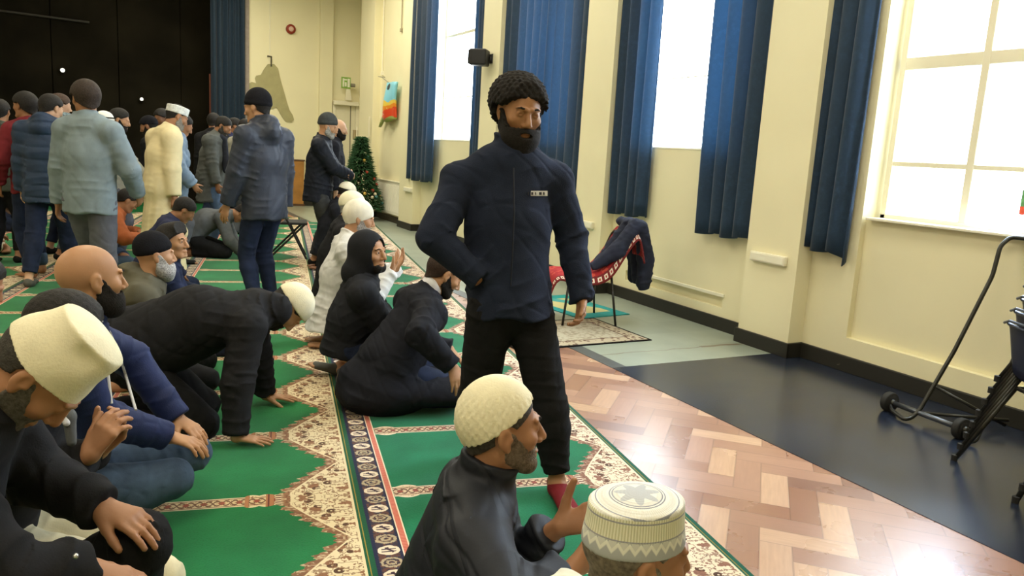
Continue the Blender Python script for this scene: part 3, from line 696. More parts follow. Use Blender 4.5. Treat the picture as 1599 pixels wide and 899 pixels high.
def hand(f, w, d, n, thumb, s=1., curl=.5, spread=.10, rigid=None, tcurl=.3, tang=.75):
    """w wrist point, d finger direction, n direction the palm faces, thumb = +1/-1 side along d x n"""
    d = nrm(d); n = nrm(n-d*(n@d)); sd = np.cross(d, n)*thumb
    f.slab(w+d*.012*s, w+d*.078*s, .026*s, .019*s, .038*s, .0125*s, sd, .014*s)
    L = [(.068, .029, .0088), (.077, .0105, .0092), (.072, -.0085, .0088), (.056, -.0265, .0078)]
    for i, (ln, off, r) in enumerate(L):
        cu = curl if not isinstance(curl, (list, tuple)) else curl[i]
        p = w+d*(.083-.004*abs(i-1.3))*s+sd*off*s; r *= s
        dr = nrm(d+sd*(off/.03)*spread); ang = 0
        for j, fr in enumerate((.46, .30, .24)):
            ang += cu*(.8, 1.0, .7)[j]; v = dr*math.cos(ang)+n*math.sin(ang); e = p+v*ln*fr*s*1.1
            f.cone(p, e, r*(1-.06*j), r*(1-.06*(j+1)), .003*s if j else .008*s); p = e
    p = w+d*.018*s+sd*.022*s+n*.004*s; a1 = tang; v = nrm(d*math.cos(a1)+sd*math.sin(a1)+n*.25); e = p+v*.040*s; f.cone(p, e, .0165*s, .0125*s, .014*s)
    v2 = nrm(v+d*tcurl+n*tcurl*.6); e2 = e+v2*.032*s; f.cone(e, e2, .0118*s, .0105*s, .005*s); v3 = nrm(v2+d*tcurl+n*tcurl*.5); f.cone(e2, e2+v3*.024*s, .0105*s, .0085*s, .004*s)
def foot(f, ank, toe, s=1., t=0, up=V3(0, 0, 1)):
    d = nrm(toe-ank); sd = nrm(np.cross(d, up))
    f.slab(ank-d*.03*s-up*.035*s, ank+d*.02*s-up*.03*s, .032*s+t, .036*s+t, .036*s+t, .034*s+t, sd, .03)
    f.slab(ank+d*.02*s-up*.035*s, toe-up*.0*s-d*.04*s, .034*s+t, .028*s+t, .043*s+t, .015*s+t, sd, .03)
    if t <= .002:
        for i in range(5):
            b = toe-d*.045*s+sd*(.034-.0165*i)*s; f.cone(b, b+d*(.045-.005*i)*s, .011*s, .010*s, .006*s)
def ik(a, b, l1, l2, pole):
    v = b-a; D = np.linalg.norm(v); D2 = min(D, (l1+l2)*.999); u = v/max(D, 1e-6); x = (l1*l1-l2*l2+D2*D2)/(2*D2); h = math.sqrt(max(l1*l1-x*x, 0))
    p = pole-u*(pole@u); p = nrm(p); return a+u*x+p*h
class Man:
    """a figure: body mesh on top level, clothes and hair as its children"""
    def __init__(s, J, label, skinc, scale=1., vox=.006, seed=1, group=None):
        s.J = {k: np.asarray(v, float) for k, v in J.items() if not isinstance(v, (dict, str)) and k not in ('headR', 'hk')}; s.HR = J['headR']; s.s = scale; s.hk = scale*float(J.get('hk', 1.)); s.vox = vox; s.seed = seed
        s.label = label; s.skinc = skinc; s.hands = J.get('hands', {}); s.group = group; s.kids = []
        j = s.J; s.side = nrm(j['shR']-j['shL']); s.sp = nrm(j['neck']-j['pelvis']); s.fw = nrm(np.cross(s.sp, s.side)*-1); s.fw = nrm(np.cross(s.side, s.sp)*-1) if False else nrm(np.cross(s.sp, s.side))
        s.base = V3(j['pelvis'][0], j['pelvis'][1], 0)
    def body(s, ears=True, feet=True, legs=True):
        f = Field(); j = s.J; k = s.s; torso_top = j['neck']-s.sp*.07*k
        s.headf = Field(); head_prims(s.headf, j['head'], s.HR, s.hk, 0, j['neck']+s.sp*.0, ears); f.p += s.headf.p
        ch = j.get('chest', j['pelvis']*.45+j['neck']*.55)
        f.slab(j['pelvis'], ch, .135*k, .095*k, .135*k, .095*k, s.side, .04); f.slab(ch, torso_top-s.sp*.04*k, .135*k, .095*k, .145*k, .075*k, s.side, .05)
        for q in 'LR':
            sh, el, wr = j['sh'+q], j['el'+q], j['wr'+q]
            f.cone(torso_top, sh, .045*k, .048*k, .04); f.cone(sh, el, .048*k, .036*k, .02); f.cone(el, wr-nrm(wr-el)*.0, .036*k, .0245*k, .015)
            hd = s.hands.get(q)
            if hd: hand(f, wr, hd['d'], hd['n'], (1 if q == 'R' else -1)*hd.get('flip', 1), k*hd.get('s', 1.), hd.get('curl', .35), hd.get('spread', .1), tcurl=hd.get('tcurl', .3), tang=hd.get('tang', .75))
            hp, kn, an, to = j['hip'+q], j['kn'+q], j['an'+q], j['toe'+q]
            if legs:
                f.cone(hp, kn, .074*k, .048*k, .03); f.cone(kn, kn*.65+an*.35, .046*k, .050*k, .02); f.cone(kn*.65+an*.35, an, .050*k, .034*k, .02)
            if feet: foot(f, an, to, k)
        s.bf = f; lo, hi = f.bounds(); v, q = surface(f.eval, lo, hi, s.vox)
        s.o = tomesh('person', v-s.base, q, skin(s.skinc), None, 1); s.o.location = tuple(s.base)
        tag(s.o, s.label, 'person', s.group); return s
    def part(s, name, fn, lo, hi, m, vox=None, sm=1, parent=None):
        v, q = surface(fn, lo, hi, vox or s.vox)
        if len(v) < 8: return None
        o = tomesh(name, v-s.base, q, m, s.o if parent is None else parent, sm)
        return o
    def fieldpart(s, name, f, m, vox=None, disp=None, sm=1, cut=None, parent=None):
        lo, hi = f.bounds()
        def fn(P, mg=None):
            d = f.eval(P, mg)
            if disp is not None: d = d-disp(P)
            if cut is not None: d = np.maximum(d, cut(P))
            return d
        return s.part(name, fn, lo-.01, hi+.01, m, vox, sm, parent)
    def top(s, m, th=.022, hem=-.10, amp=.006, quilt=0, lam=.055, collar=.045, hood=None, name='jacket', skirt=None, cuff=.0, belly=0, sleeve=1., bulk=1., cuffr=.0, shoulders=.0, flat=True, vf=0):
        j = s.J; k = s.s; f = Field(); sp = s.sp; top_ = j['neck']-sp*.055*k; ch = j.get('chest', j['pelvis']*.45+j['neck']*.55)
        wv = nrm(j['pelvis']-ch); P0 = j['pelvis']-wv*0-wv*hem*k if skirt is None else j['pelvis']; P1 = P0+wv*.10*k if skirt is None else P0
        f.slab(P1, ch, .164*k*bulk+th, .122*k*bulk+th+belly, .150*k*bulk+th, .108*k*bulk+th+belly*.6, s.side, .05)
        f.slab(ch, top_-sp*.03*k, .150*k+th, .108*k+th, .150*k+th, .082*k+th, s.side, .06)
        f.cone(top_+s.side*.06*k, top_-s.side*.06*k, .05*k+th*.6, .05*k+th*.6, .05)
        if skirt is not None:
            for a, b, w0, d0, w1, d1 in skirt: f.slab(a, b, w0*k, d0*k, w1*k, d1*k, s.side, .06)
        if hood:
            for h in hood: f.cone(*h)
        segs = [(j['pelvis'], j['neck'])]; arms = []
        for q in 'LR':
            sh, el, wr = j['sh'+q], j['el'+q], j['wr'+q]; ax = nrm(wr-el); we = wr+ax*cuff if sleeve >= 1 else el+(wr-el)*sleeve; fa = Field()
            fa.cone(top_+(sh-top_)*.35, sh, .058*k+th*.8, .056*k+th+shoulders, .05); fa.cone(sh, el, .056*k+th, .045*k+th*.95, .03); fa.cone(el, we+ax*.05, .045*k+th*.95, .030*k+th*.80+cuffr, .02)
            arms.append((fa, we, ax)); segs += [(sh, el), (el, wr)]
        ff = folds(segs, amp, s.seed, quilt, lam); ph = hashphase(s.seed+2); up_ = V3(0, 0, 1)
        cf = Field(); cdir = nrm(j['head']-j['neck']); ct = j['neck']+cdir*collar*k-sp*.012
        if collar: cf.cone(j['neck']-sp*.05*k, ct+cdir*.04, .076*k+th*.25, .069*k+th*.25, .025)
        allb = [f.bounds()]+[a_[0].bounds() for a_ in arms]+([cf.bounds()] if collar else [])
        lo = np.min([b_[0] for b_ in allb], 0)-.01; hi = np.max([b_[1] for b_ in allb], 0)+.01
        def smx(a, b, r): h = np.maximum(r-np.abs(a-b), 0)/r; return np.maximum(a, b)+h*h*r*.25
        def smn(a, b, r): h = np.maximum(r-np.abs(a-b), 0)/r; return np.minimum(a, b)-h*h*r*.25
        def fn(P, mg=None):
            d = f.eval(P, mg)
            if collar: d = smn(d, smx(cf.eval(P, mg), (P-ct)@cdir, .008), .02)
            if skirt is None and flat: d = smx(d, (P-P0)@wv+.006*np.sin(P@s.side*31+ph[0]), .014)
            elif skirt is not None and flat and len(skirt) == 1: e = skirt[0][1]; w_ = nrm(skirt[0][1]-skirt[0][0]); d = smx(d, (P-e)@w_+.006*np.sin(P@s.side*31+ph[0]), .012)
            for fa, we, ax in arms: d = smn(d, smx(fa.eval(P, mg), (P-we)@ax, .010), .035)
            d = d-ff(P)
            if vf:
                L = P-j['pelvis']; an = np.arctan2(L@s.side, L@s.fw); hz = np.clip(-(L@up_)+.35, 0, 1.0)
                d = d-vf*hz*(np.sin(an*7+ph[3]+1.5*np.sin(L@up_*3+ph[4]))+.6*np.sin(an*13+ph[5]))
            return d
        return s.part(name, fn, lo, hi, m)
    def legs(s, m, th=.014, amp=.006, name='trousers', stop=.06, lam=.06, wide=0, wide2=None):
        j = s.J; k = s.s; f = Field(); segs = []
        f.slab(j['pelvis']+s.sp*.10*k, j['pelvis'], .135*k+th, .095*k+th, .150*k+th, .108*k+th, s.side, .03)
        for q in 'LR':
            hp, kn, an = j['hip'+q], j['kn'+q], j['an'+q]; e = an+(kn-an)*stop/.42; w2 = wide if wide2 is None else wide2
            f.cone(hp, kn, .080*k+th+wide*.5, .056*k+th+wide, .05); f.cone(kn, kn*.7+e*.3, .056*k+th+wide, .056*k+th+wide, .02); f.cone(kn*.7+e*.3, e, .056*k+th+wide, .040*k+th+w2, .02)
            segs += [(hp, kn), (kn, an)]
        cuts = []
        for q in 'LR': e = j['an'+q]+(j['kn'+q]-j['an'+q])*stop/.42; cuts.append((e, nrm(j['an'+q]-j['kn'+q])))
        def cut(P):
            c = np.full(len(P), -1.)
            for e, ax in cuts: r = P-e; h = r@ax; rad = np.sqrt(((r-h[:, None]*ax)**2).sum(1)); c = np.where((rad < .13) & (h > -.05) & (h < .2), np.maximum(c, h), c)
            return c
        return s.fieldpart(name, f, m, disp=folds(segs, amp, s.seed+3, 0, lam), cut=cut)
    def shoes(s, m, t=.006, name='shoe', up=V3(0, 0, 1)):
        for q in 'LR':
            f = Field(); foot(f, s.J['an'+q], s.J['toe'+q], s.s, t, up); s.fieldpart(name, f, m, vox=max(s.vox, .005))
    def hair(s, c=(.012, .010, .009), t=.010, d=0., rough=.7, curly=0, extra=None, name='hair', zmax=9, under=None, var=.5):
        f = Field(); k = s.hk; head_prims(f, s.J['head'], s.HR, k, .001, s.J['neck'])
        if extra: 
            for e in extra: f.ell(s.J['head']+s.HR@(V3(*e[0])*k), V3(*e[1])*k, s.HR, .02)
        ph = hashphase(s.seed+5)
        lo = s.J['head']-.17*k; hi = s.J['head']+.17*k; base = shell(f, s.J['head'], s.HR, k, t, lambda L: np.maximum(np.maximum(hairline(L, d), L[:, 2]-zmax), -9 if under is None else (L-V3(0, -.012, .028))@V3(0, -math.sin(under[0]), math.cos(under[0]))-under[1]-.014))
        def fn(P, mg=None):
            D = base(P, mg)
            if curly: D = D-curly*(np.sin(P[:, 0]*190+ph[0])*np.sin(P[:, 1]*170+ph[1])*np.sin(P[:, 2]*180+ph[2]))
            return D
        return s.part(name, fn, lo, hi, pm('hair_%02d_%02d' % (int(c[0]*99), int(t*1000)), c, rough, .3, var, 90, .6 if var > .2 else .15, 220, dist=.004), min(s.vox, .006))
    def beard(s, c=(.012, .010, .009), t=.007, full=1., long=0., name='beard'):
        f = Field(); k = s.hk; head_prims(f, s.J['head'], s.HR, k, .001, None); g = lambda *p: s.J['head']+s.HR@(V3(*p)*k)
        if long: f.cone(g(0, .062, -.09), g(0, .062+.01, -.10-long), .040*k, .026*k, .03*k); f.cone(g(-.03, .045, -.085), g(.03, .045, -.085), .035*k, .035*k, .03*k)
        lo = s.J['head']-.2*k; hi = s.J['head']+.2*k
        return s.part(name, shell(f, s.J['head'], s.HR, k, t, lambda L: beardline(L, full)), lo, hi, pm('beard_%02d' % int(c[0]*99), c, .8, .2, .5, 110, .7, 260, dist=.004), min(s.vox, .005))
    def brows(s, c=(.012, .010, .009), eyes=True):
        k = s.hk; f = Field(); g = lambda *p: s.J['head']+s.HR@(V3(*p)*k)
        for q in (-1, 1):
            f = Field(); f.cone(g(q*.015, .094, .027), g(q*.033, .093, .031), .0042*k, .0042*k, .002); f.cone(g(q*.033, .093, .031), g(q*.050, .080, .026), .0042*k, .0025*k, .002); s.fieldpart('eyebrow', f, pm('brow_hair', c, .8), vox=.003)
        if eyes:
            for q in (-1, 1):
                bm = B(); bmesh.ops.create_uvsphere(bm, u_segments=16, v_segments=10, radius=.0113*k)
                o = obj('eye', bm, eye_mat(), s.o, True); p = g(q*.031, .0805, .008)-s.base
                yaw = s.__dict__.get('gaze', 0); R3 = s.HR@rotm(yaw); o.matrix_local = Matrix([[*R3[0], p[0]], [*R3[1], p[1]], [*R3[2], p[2]], [0, 0, 0, 1]])
    def cap(s, m, h=.5, dome=.012, drop=.0, kind='dome', t=.008, name='cap', tilt=.25, top=.0, vox=None, taper=.0, disp=None, cut=True, up=.0):
        """brimless hats: dome = knitted skullcap, kufi = flat-topped round cap, beanie = pulled-down knit with cuff"""
        k = s.hk; c = s.J['head']; R = s.HR; f = Field(); g = lambda *p: c+R@(V3(*p)*k)
        n = V3(0, -math.sin(tilt), math.cos(tilt)); o0 = V3(0, -.012, .028+up)
        if kind == 'dome':
            f.ell(g(0, -.014, .030), V3(.0765, .097, .088)*k+V3(t, t, t+top), R, .01)
            cut = lambda L: drop-(L-o0)@n
        elif kind == 'kufi':
            a = g(*(o0+n*(drop-.0))); b = g(*(o0+n*h)); f.slab(a, b, (.0775)*k+t, (.094)*k+t, (.0775-taper)*k+t, (.094-taper)*k+t, R[:, 0], .01); f.ell(g(0, -.014, .030), V3(.0765, .097, .088)*k+.0045, R, .01)
            cut = lambda L: np.maximum(drop-(L-o0)@n, (L-o0)@n-h-.003-dome*(1-((L[:, 0]/.085)**2+((L[:, 1]+.012)/.10)**2)))
        else:
            f.ell(g(0, -.018, .042+top*.5), V3(.0780, .098, .080)*k+V3(t, t, t+top)*.8, R, .01)
            a = g(*(o0+n*(drop+.018))); sl = V3(.079, .099, .025)
            f.ell(g(*(o0+n*(drop+.022))), V3(.0795*k+t, .098*k+t, .045*k), R@rotm(0, tilt), .006)
            cut = lambda L: drop-(L-o0)@n
        def fn(P, mg=None):
            L = ((P-c)@R)/k; d = np.maximum(f.eval(P, mg), cut(L)*k)
            if disp is not None: d = d-disp(L)
            return d
        return s.part(name, fn, c-.2*k, c+.2*k, m, vox or min(s.vox, .005))
_em = []
def eye_mat():
    if _em: return _em[0]
    m, nt, b = newmat('eye', .15, .5); x, y, z, oc = objcoord(nt); r = (x*x+z*z).sqrt(); f = y.gt(0)
    c = mix(nt, r.lt(.0062)*f, (.50, .46, .42), (.035, .018, .010)); c = mix(nt, r.lt(.0028)*f, c, (.003, .003, .003)); nt.links.new(c, b.inputs['Base Color']); _em.append(m); return m
def standing(x, y, face, h=1.75, lean=0., head=(0, 0, 0), arms=None, stride=.0, side=0., knee=0., twist=0., z=0., bend=.0):
    """joint set for someone on their feet; face = compass angle of the chest (radians, 0 = +y, ccw)"""
    k = h/1.75; R = rotm(face); o = V3(x, y, z); g = lambda a, b, c: o+R@V3(a, b, c)*k
    J = {}; sl, cl = math.sin(lean), math.cos(lean)
    def up(a, b, t): return g(a, b+sl*t, .93-knee+cl*t)
    J['pelvis'] = up(0, 0, 0); J['chest'] = up(0, 0, .30); J['neck'] = up(0, .0+bend*.05, .57); ne = up(0, 0, .57)
    T = rotm(face+twist); 
    for q, sg in (('L', -1), ('R', 1)):
        J['sh'+q] = up(0, 0, .472)+T@V3(sg*.170, -.01, 0)*k
        J['hip'+q] = g(sg*.088, 0, .90-knee); st = stride*sg
        J['an'+q] = g(sg*.10, st, .085); J['kn'+q] = ik(J['hip'+q], J['an'+q], .43*k, .42*k, R@V3(0, 1, .0)); J['toe'+q] = J['an'+q]+R@V3(sg*.04, .19, -.055)*k
        a = (arms or {}).get(q)
        w = J['sh'+q]+T@V3(sg*.06, .05, -.56)*k if a is None else (o+T@(V3(*a[0])*k))
        pole = T@V3(sg*.6, -1, -.3) if (a is None or len(a) < 2) else T@V3(*a[1])
        J['el'+q] = ik(J['sh'+q], w, .285*k, .255*k, pole); v = w-J['sh'+q]; D = np.linalg.norm(v); J['wr'+q] = J['sh'+q]+v*min(1, .539*k/D)
    hy, hp, hr = head; HR = rotm(face+twist+hy, hp, hr); J['headR'] = HR; J['head'] = J['neck']+V3(0, 0, .03)*k+HR@V3(0, .035, .105)*k
    hs = {}
    for q, sg in (('L', -1), ('R', 1)):
        a = (arms or {}).get(q); d = nrm(J['wr'+q]-J['el'+q]); opt = a[2] if a is not None and len(a) > 2 else {}
        hs[q] = dict(d=opt.get('d', d) if not 'dl' in opt else T@V3(*opt['dl']), n=(T@V3(*opt['nl']) if 'nl' in opt else T@V3(-sg, .25, 0)), curl=opt.get('curl', .38), flip=opt.get('flip', 1))
    J['hands'] = hs; return J
def sitting(x, y, face, h=1.75, lean=.12, head=(0, 0, 0), wr=None, pole=None, hands=None, kneel=True, twist=0., spread=.12, hipz=None, lean2=None):
    """joint set for someone sitting back on the heels (kneel) or with legs folded"""
    k = h/1.75; R = rotm(face); o = V3(x, y, 0); g = lambda a, b, c: o+R@V3(a, b, c)*k; J = {}
    hz = hipz or (.245 if kneel else .13); sl, cl = math.sin(lean), math.cos(lean); l2 = lean if lean2 is None else lean2; s2, c2 = math.sin(l2), math.cos(l2)
    J['pelvis'] = g(0, 0, hz); J['chest'] = g(0, sl*.28, hz+cl*.28); J['neck'] = J['chest']+R@V3(0, s2*.29, c2*.29)*k
    T = rotm(face+twist); upv = nrm(J['neck']-J['chest'])
    for q, sg in (('L', -1), ('R', 1)):
        J['sh'+q] = J['neck']-upv*.095*k+T@V3(sg*.170, 0, 0)*k; J['hip'+q] = g(sg*.09, .0, hz-.03)
        if kneel:
            J['kn'+q] = g(sg*(.09+spread), .42, .085); J['an'+q] = g(sg*.11, -.02, .075); J['toe'+q] = g(sg*.07, -.19, .035)
        else:
            J['kn'+q] = g(sg*.33, .26, .13); J['an'+q] = g(-sg*.06, .30 if sg > 0 else .38, .07); J['toe'+q] = g(-sg*.24, .26 if sg > 0 else .36, .05)
        w = g(sg*.14, .30, .24) if wr is None or q not in wr else g(*wr[q]); pl = R@V3(sg*.9, -.6, -.2) if pole is None or q not in pole else R@V3(*pole[q])
        J['el'+q] = ik(J['sh'+q], w, .285*k, .255*k, pl); v = w-J['sh'+q]; D = np.linalg.norm(v); J['wr'+q] = J['sh'+q]+v*min(1, .539*k/D)
    hy, hp, hr = head; HR = rotm(face+twist+hy, hp, hr); J['headR'] = HR; J['head'] = J['neck']+upv*.03*k+HR@V3(0, .035, .105)*k
    hs = {}
    for q, sg in (('L', -1), ('R', 1)):
        d = nrm(J['wr'+q]-J['el'+q]); h0 = dict(d=d, n=V3(0, 0, -1), curl=.25)
        if hands and q in hands:
            h1 = dict(hands[q]); 
            if 'dl' in h1: h1['d'] = R@V3(*h1.pop('dl'))
            if 'nl' in h1: h1['n'] = R@V3(*h1.pop('nl'))
            h0.update(h1)
        hs[q] = h0
    J['hands'] = hs; return J
def cloth(name, c, rough=.85, var=.15, scale=14, b=.35, bs=220, sheen=.0): return pm(name, c, rough, .12 if max(c) < .03 else .2, var, scale, b, bs, sheen=sheen, dist=.002)
# ---------------------------------------------------------------- who is where
FQ = -1.76                                   # the direction everyone prays towards (compass, radians)
UX = V3(math.cos(ANG), math.sin(ANG), 0); UY = V3(-math.sin(ANG), math.cos(ANG), 0)
def quilted():
    m_, nt, b = newmat('diagonal_quilted_cloth', .6, .25); x, y, z, oc = objcoord(nt)
    a_ = (x*.75-y*.35+z*.55)*(1/.105); w = ((a_.frac()-.5).abs()*2); seam = (1-w*9).max(0.)
    nt.links.new(mix(nt, seam*.5, (.011, .013, .020), (.004, .005, .008)), b.inputs['Base Color']); bump(nt, b, (w*5).min(1.)+noise(nt, oc, 220, 2)*.08, .5, .005); return m_
def UV(u, v, z=0.): return UX*u+UY*v+V3(0, 0, z)
def shift(J, d):
    for k_, v in J.items():
        if isinstance(v, np.ndarray) and v.shape == (3,): J[k_] = v+d
    return J
def at_head(J, px, py, D=None):
    """slide a seated or standing joint set over the floor until the head is where the photo shows it"""
    dr = (px-799.5)/FPX*CR-(py-449.5)/FPX*CU+CF
    if D is None: D = (J['head'][2]-CAMH)/dr[2]
    t = CC+dr*D; return shift(J, V3(t[0]-J['head'][0], t[1]-J['head'][1], 0))
S_BROWN, S_TAN, S_DARK, S_LIGHT, S_DEEP = (.34, .165, .085), (.45, .24, .13), (.19, .085, .042), (.55, .33, .21), (.26, .12, .06)
BLK = (.012, .010, .009); GRY = (.22, .20, .18)
M_black = cloth('black_cloth', (.014, .014, .016)); M_blacktr = cloth('black_trousers', (.010, .010, .011)); M_coat = cloth('black_wool_coat', (.013, .014, .020))
M_navyf = cloth('navy_fleece', (.013, .018, .036), .95, .2, 9, .6, 260); M_dpuff = cloth('dark_quilted_jacket', (.011, .013, .020), .6)
M_navy = cloth('navy_jacket', (.016, .026, .095), .65); M_jeans = cloth('blue_jeans', (.065, .105, .18), .85, .3, 10); M_djeans = cloth('dark_jeans', (.013, .020, .048), .85, .3, 10)
M_olive = cloth('olive_parka', (.085, .078, .052), .8, .2, 8); M_white = cloth('white_cotton', (.74, .70, .58)); M_knit = cloth('white_knit', (.78, .72, .52), .9, .06, 30, .5, 180)
M_cream = cloth('cream_trousers', (.62, .55, .36)); M_thobe = cloth('cream_thobe', (.70, .60, .36), .8, .06); M_thobe2 = cloth('pale_grey_thobe', (.62, .62, .62))
M_grey = cloth('grey_cloth', (.10, .105, .11)); M_sweat = cloth('blue_grey_sweatshirt', (.19, .24, .27), .9, .12); M_gtr = cloth('grey_trousers', (.095, .10, .12)); M_maroon = cloth('maroon_knit', (.16, .018, .025))
M_puff = cloth('navy_puffer', (.022, .040, .082), .5); M_lpuff = cloth('light_blue_puffer', (.16, .23, .33), .5); M_gcoat = cloth('grey_green_coat', (.085, .09, .085)); M_leather = cloth('dark_leather_jacket', (.035, .042, .062), .42, .2, 8, .3, 90)
M_beanie = cloth('black_beanie_knit', (.010, .010, .013), .95, .2, 30, .9, 130); M_gbeanie = cloth('grey_beanie_knit', (.045, .05, .052), .95, .2, 30, .9, 130)
M_sock = cloth('grey_sock', (.10, .10, .09)); M_rsock = cloth('dark_red_sock', (.16, .012, .018)); M_bsock = cloth('black_sock', (.014, .014, .014))
M_pale = cloth('pale_jacket', (.34, .33, .27)); M_shirt = cloth('pale_shirt', (.66, .64, .52)); M_rust = cloth('rust_top', (.35, .10, .035)); M_scarf = cloth('black_scarf', (.02, .022, .03), .95, .3, 20, .9, 90); M_collar = cloth('white_collar', (.62, .62, .66))

# ---- 1. walking man in the navy fleece -------------------------------------
def walking_man():
    fy = 2.50                                # chest faces the camera, a little to its right
    sh = lambda x, y, d: W(x, y, d)
    J = dict(pelvis=W(795, 470, 3.33), chest=W(792, 350, 3.33), neck=W(795, 232, 3.30), shR=W(718, 284, 3.28), shL=W(866, 282, 3.38),
             elR=W(678, 372, 3.16), wrR=W(744, 434, 3.20), elL=W(893, 372, 3.46), wrL=W(908, 468, 3.38),
             hipR=W(765, 490, 3.30), hipL=W(828, 490, 3.36), knR=W(745, 625, 3.42), anR=W(736, 742, 3.68), toeR=W(752, 800, 3.55), knL=W(858, 640, 3.34), anL=W(868, 772, 3.36), toeL=W(893, 842, 3.12))
    J['toeR'][2] = .03; J['anR'][2] = .10; J['anL'][2] = .085; J['toeL'][2] = .03
    J['headR'] = rotm(3.02, -.20, -.04); J['head'] = W(812, 176, 3.27); J['hk'] = 1.08
    fd = W(20, 0, 0)-W(0, 0, 0)
    J['hands'] = dict(R=dict(d=nrm(W(780, 470, 3.42)-W(742, 432, 3.15)), n=nrm(W(760, 440, 3.3)-W(760, 440, 3.1)), curl=.5, tang=.3, s=.9),
                      L=dict(d=nrm(W(906, 500, 3.34)-W(908, 468, 3.38)), n=nrm(W(860, 480, 3.3)-W(908, 480, 3.38)), curl=.55, tcurl=.5, tang=.5, s=.98))
    m = Man(J, 'bearded person in navy fleece and black trousers walking towards the camera', (.30, .145, .065), 1.0, .0045, 1.3); m.body()
    top = m.top(M_navyf, .026, -.075, .0075, lam=.09, collar=.055, name='fleece', cuff=.012)
    m.legs(M_blacktr, .012, .0055, stop=.04, wide=.016, wide2=.004); m.shoes(M_rsock, .003, 'sock')
    m.hair(BLK, .030, .004, .95, curly=.006, extra=[((0, -.05, .04), (.088, .085, .085))]); m.beard(BLK, .012, long=.07); m.brows(BLK, False)
    # zip line, pocket pull and pale chest mark
    f = Field(); c0 = m.o
    fr = [W(802, 262, 3.18), W(803, 330, 3.15), W(800, 400, 3.165), W(797, 455, 3.19)]
    bm = B(); tube(bm, [tuple(p-m.base) for p in fr], .003, 6); obj('zip', bm, pm('dark_zip', (.01, .012, .02), .4), top)
    bm = B(); mt = Matrix(((*CR, 0), (*CU, 0), (*CF, 0), (0, 0, 0, 1))).transposed().to_4x4()
    def patch(bm, x0, x1, y0, y1, D, t):
        a = W(x0, y0, D)-m.base; b_ = W(x1, y0, D-.012)-m.base; c = W(x1, y1, D-.012)-m.base; d = W(x0, y1, D)-m.base; n = -CF*t
        vs = [bm.verts.new(tuple(p)) for p in (a, b_, c, d)]; v2 = [bm.verts.new(tuple(p+n)) for p in (a, b_, c, d)]
        bm.faces.new(v2); bm.faces.new(vs[::-1])
        for i in range(4): bm.faces.new((vs[i], vs[(i+1) % 4], v2[(i+1) % 4], v2[i]))
    return m, top, patch
m, top, patch = walking_man()
# find the chest surface depth under the mark by ray casting the fleece
def surf_depth(o, px, py, base):
    dr = (px-799.5)/FPX*CR-(py-449.5)/FPX*CU+CF; ok, loc, nr, i = o.ray_cast(Vector(tuple(CC-base)), Vector(tuple(dr)).normalized())
    return ((np.array(loc)+base-CC)@CF) if ok else None
D0 = surf_depth(top, 835, 302, m.base) or 3.2
bm = B(); patch(bm, 814, 855, 298, 306, D0-.003, .004)
mk = obj('chest_mark', bm, pm('pale_print', (.62, .62, .62), .6, var=.05), top)
bm = B()
for i, w in enumerate((5, 3, 4, 2, 5, 3)): x = 817+i*6.2; patch(bm, x, x+w*.8, 300, 304, D0-.009-.0018*i, .003)
obj('chest_lettering', bm, pm('dark_print', (.05, .05, .06), .6), mk)
# ---- 2. seated man in the white crochet cap, lower middle ------------------
def crochet(L):
    a = np.arctan2(L[:, 0], L[:, 1]+.014); z = L[:, 2]
    return .0011*np.sign(np.sin(a*26+8*z))*(np.sin(z*230+a*3) > .1)*(z < .10)
J = sitting(0, 0, FQ-.25, 1.72, .16, (0.25, .02, -.02), wr={'L': (-.13, .42, .50), 'R': (.10, .36, .42)}, pole={'L': (-.8, -.2, -.8), 'R': (.9, -.3, -.6)},
            hands={'L': dict(dl=(.25, .9, .35), nl=(.75, -.35, .65), curl=[.12, .15, .2, .28], tang=1.0, s=1.05), 'R': dict(dl=(-.2, .9, .35), nl=(-.75, -.35, .65), curl=.3)}, lean2=.20)
at_head(J, 782, 668, 1.92); dz = W(782, 668, 1.92)[2]-J['head'][2]; print('P7 dz', dz)
for k_ in ('head', 'neck', 'chest', 'shL', 'shR', 'elL', 'elR'): J[k_] = J[k_]+V3(0, 0, dz)
J['wrL'] = W(873, 822, 1.98); J['elL'] = W(800, 880, 2.06); J['wrR'] = W(890, 892, 1.76); J['elR'] = W(800, 950, 1.62)
J['hands']['L'].update(d=nrm(W(945, 800, 1.93)-W(873, 822, 1.98)), n=nrm(-CF*.75+V3(0, 0, .55)-CR*.25)); J['hands']['R'].update(d=nrm(W(950, 862, 1.82)-W(890, 892, 1.76)), n=nrm(V3(0, 0, .5)+CF*.8-CR*.3))
m = Man(J, 'person in white crochet skullcap and dark quilted jacket sitting with raised open palms', S_BROWN, .97, .0038, 2.1); m.body()
m.top(quilted(), .028, -.08, .010, quilt=.0, lam=.10, collar=.075, cuff=-.03, shoulders=.008); m.legs(M_blacktr, .012, .006)
m.cap(M_knit, drop=-.006, tilt=.60, t=.0085, top=.012, vox=.003, disp=crochet, name='crochet_cap'); m.hair((.05, .042, .036), .0035, 0, under=(.60, -.006)); m.beard((.15, .115, .085), .0022); m.brows(BLK, False)
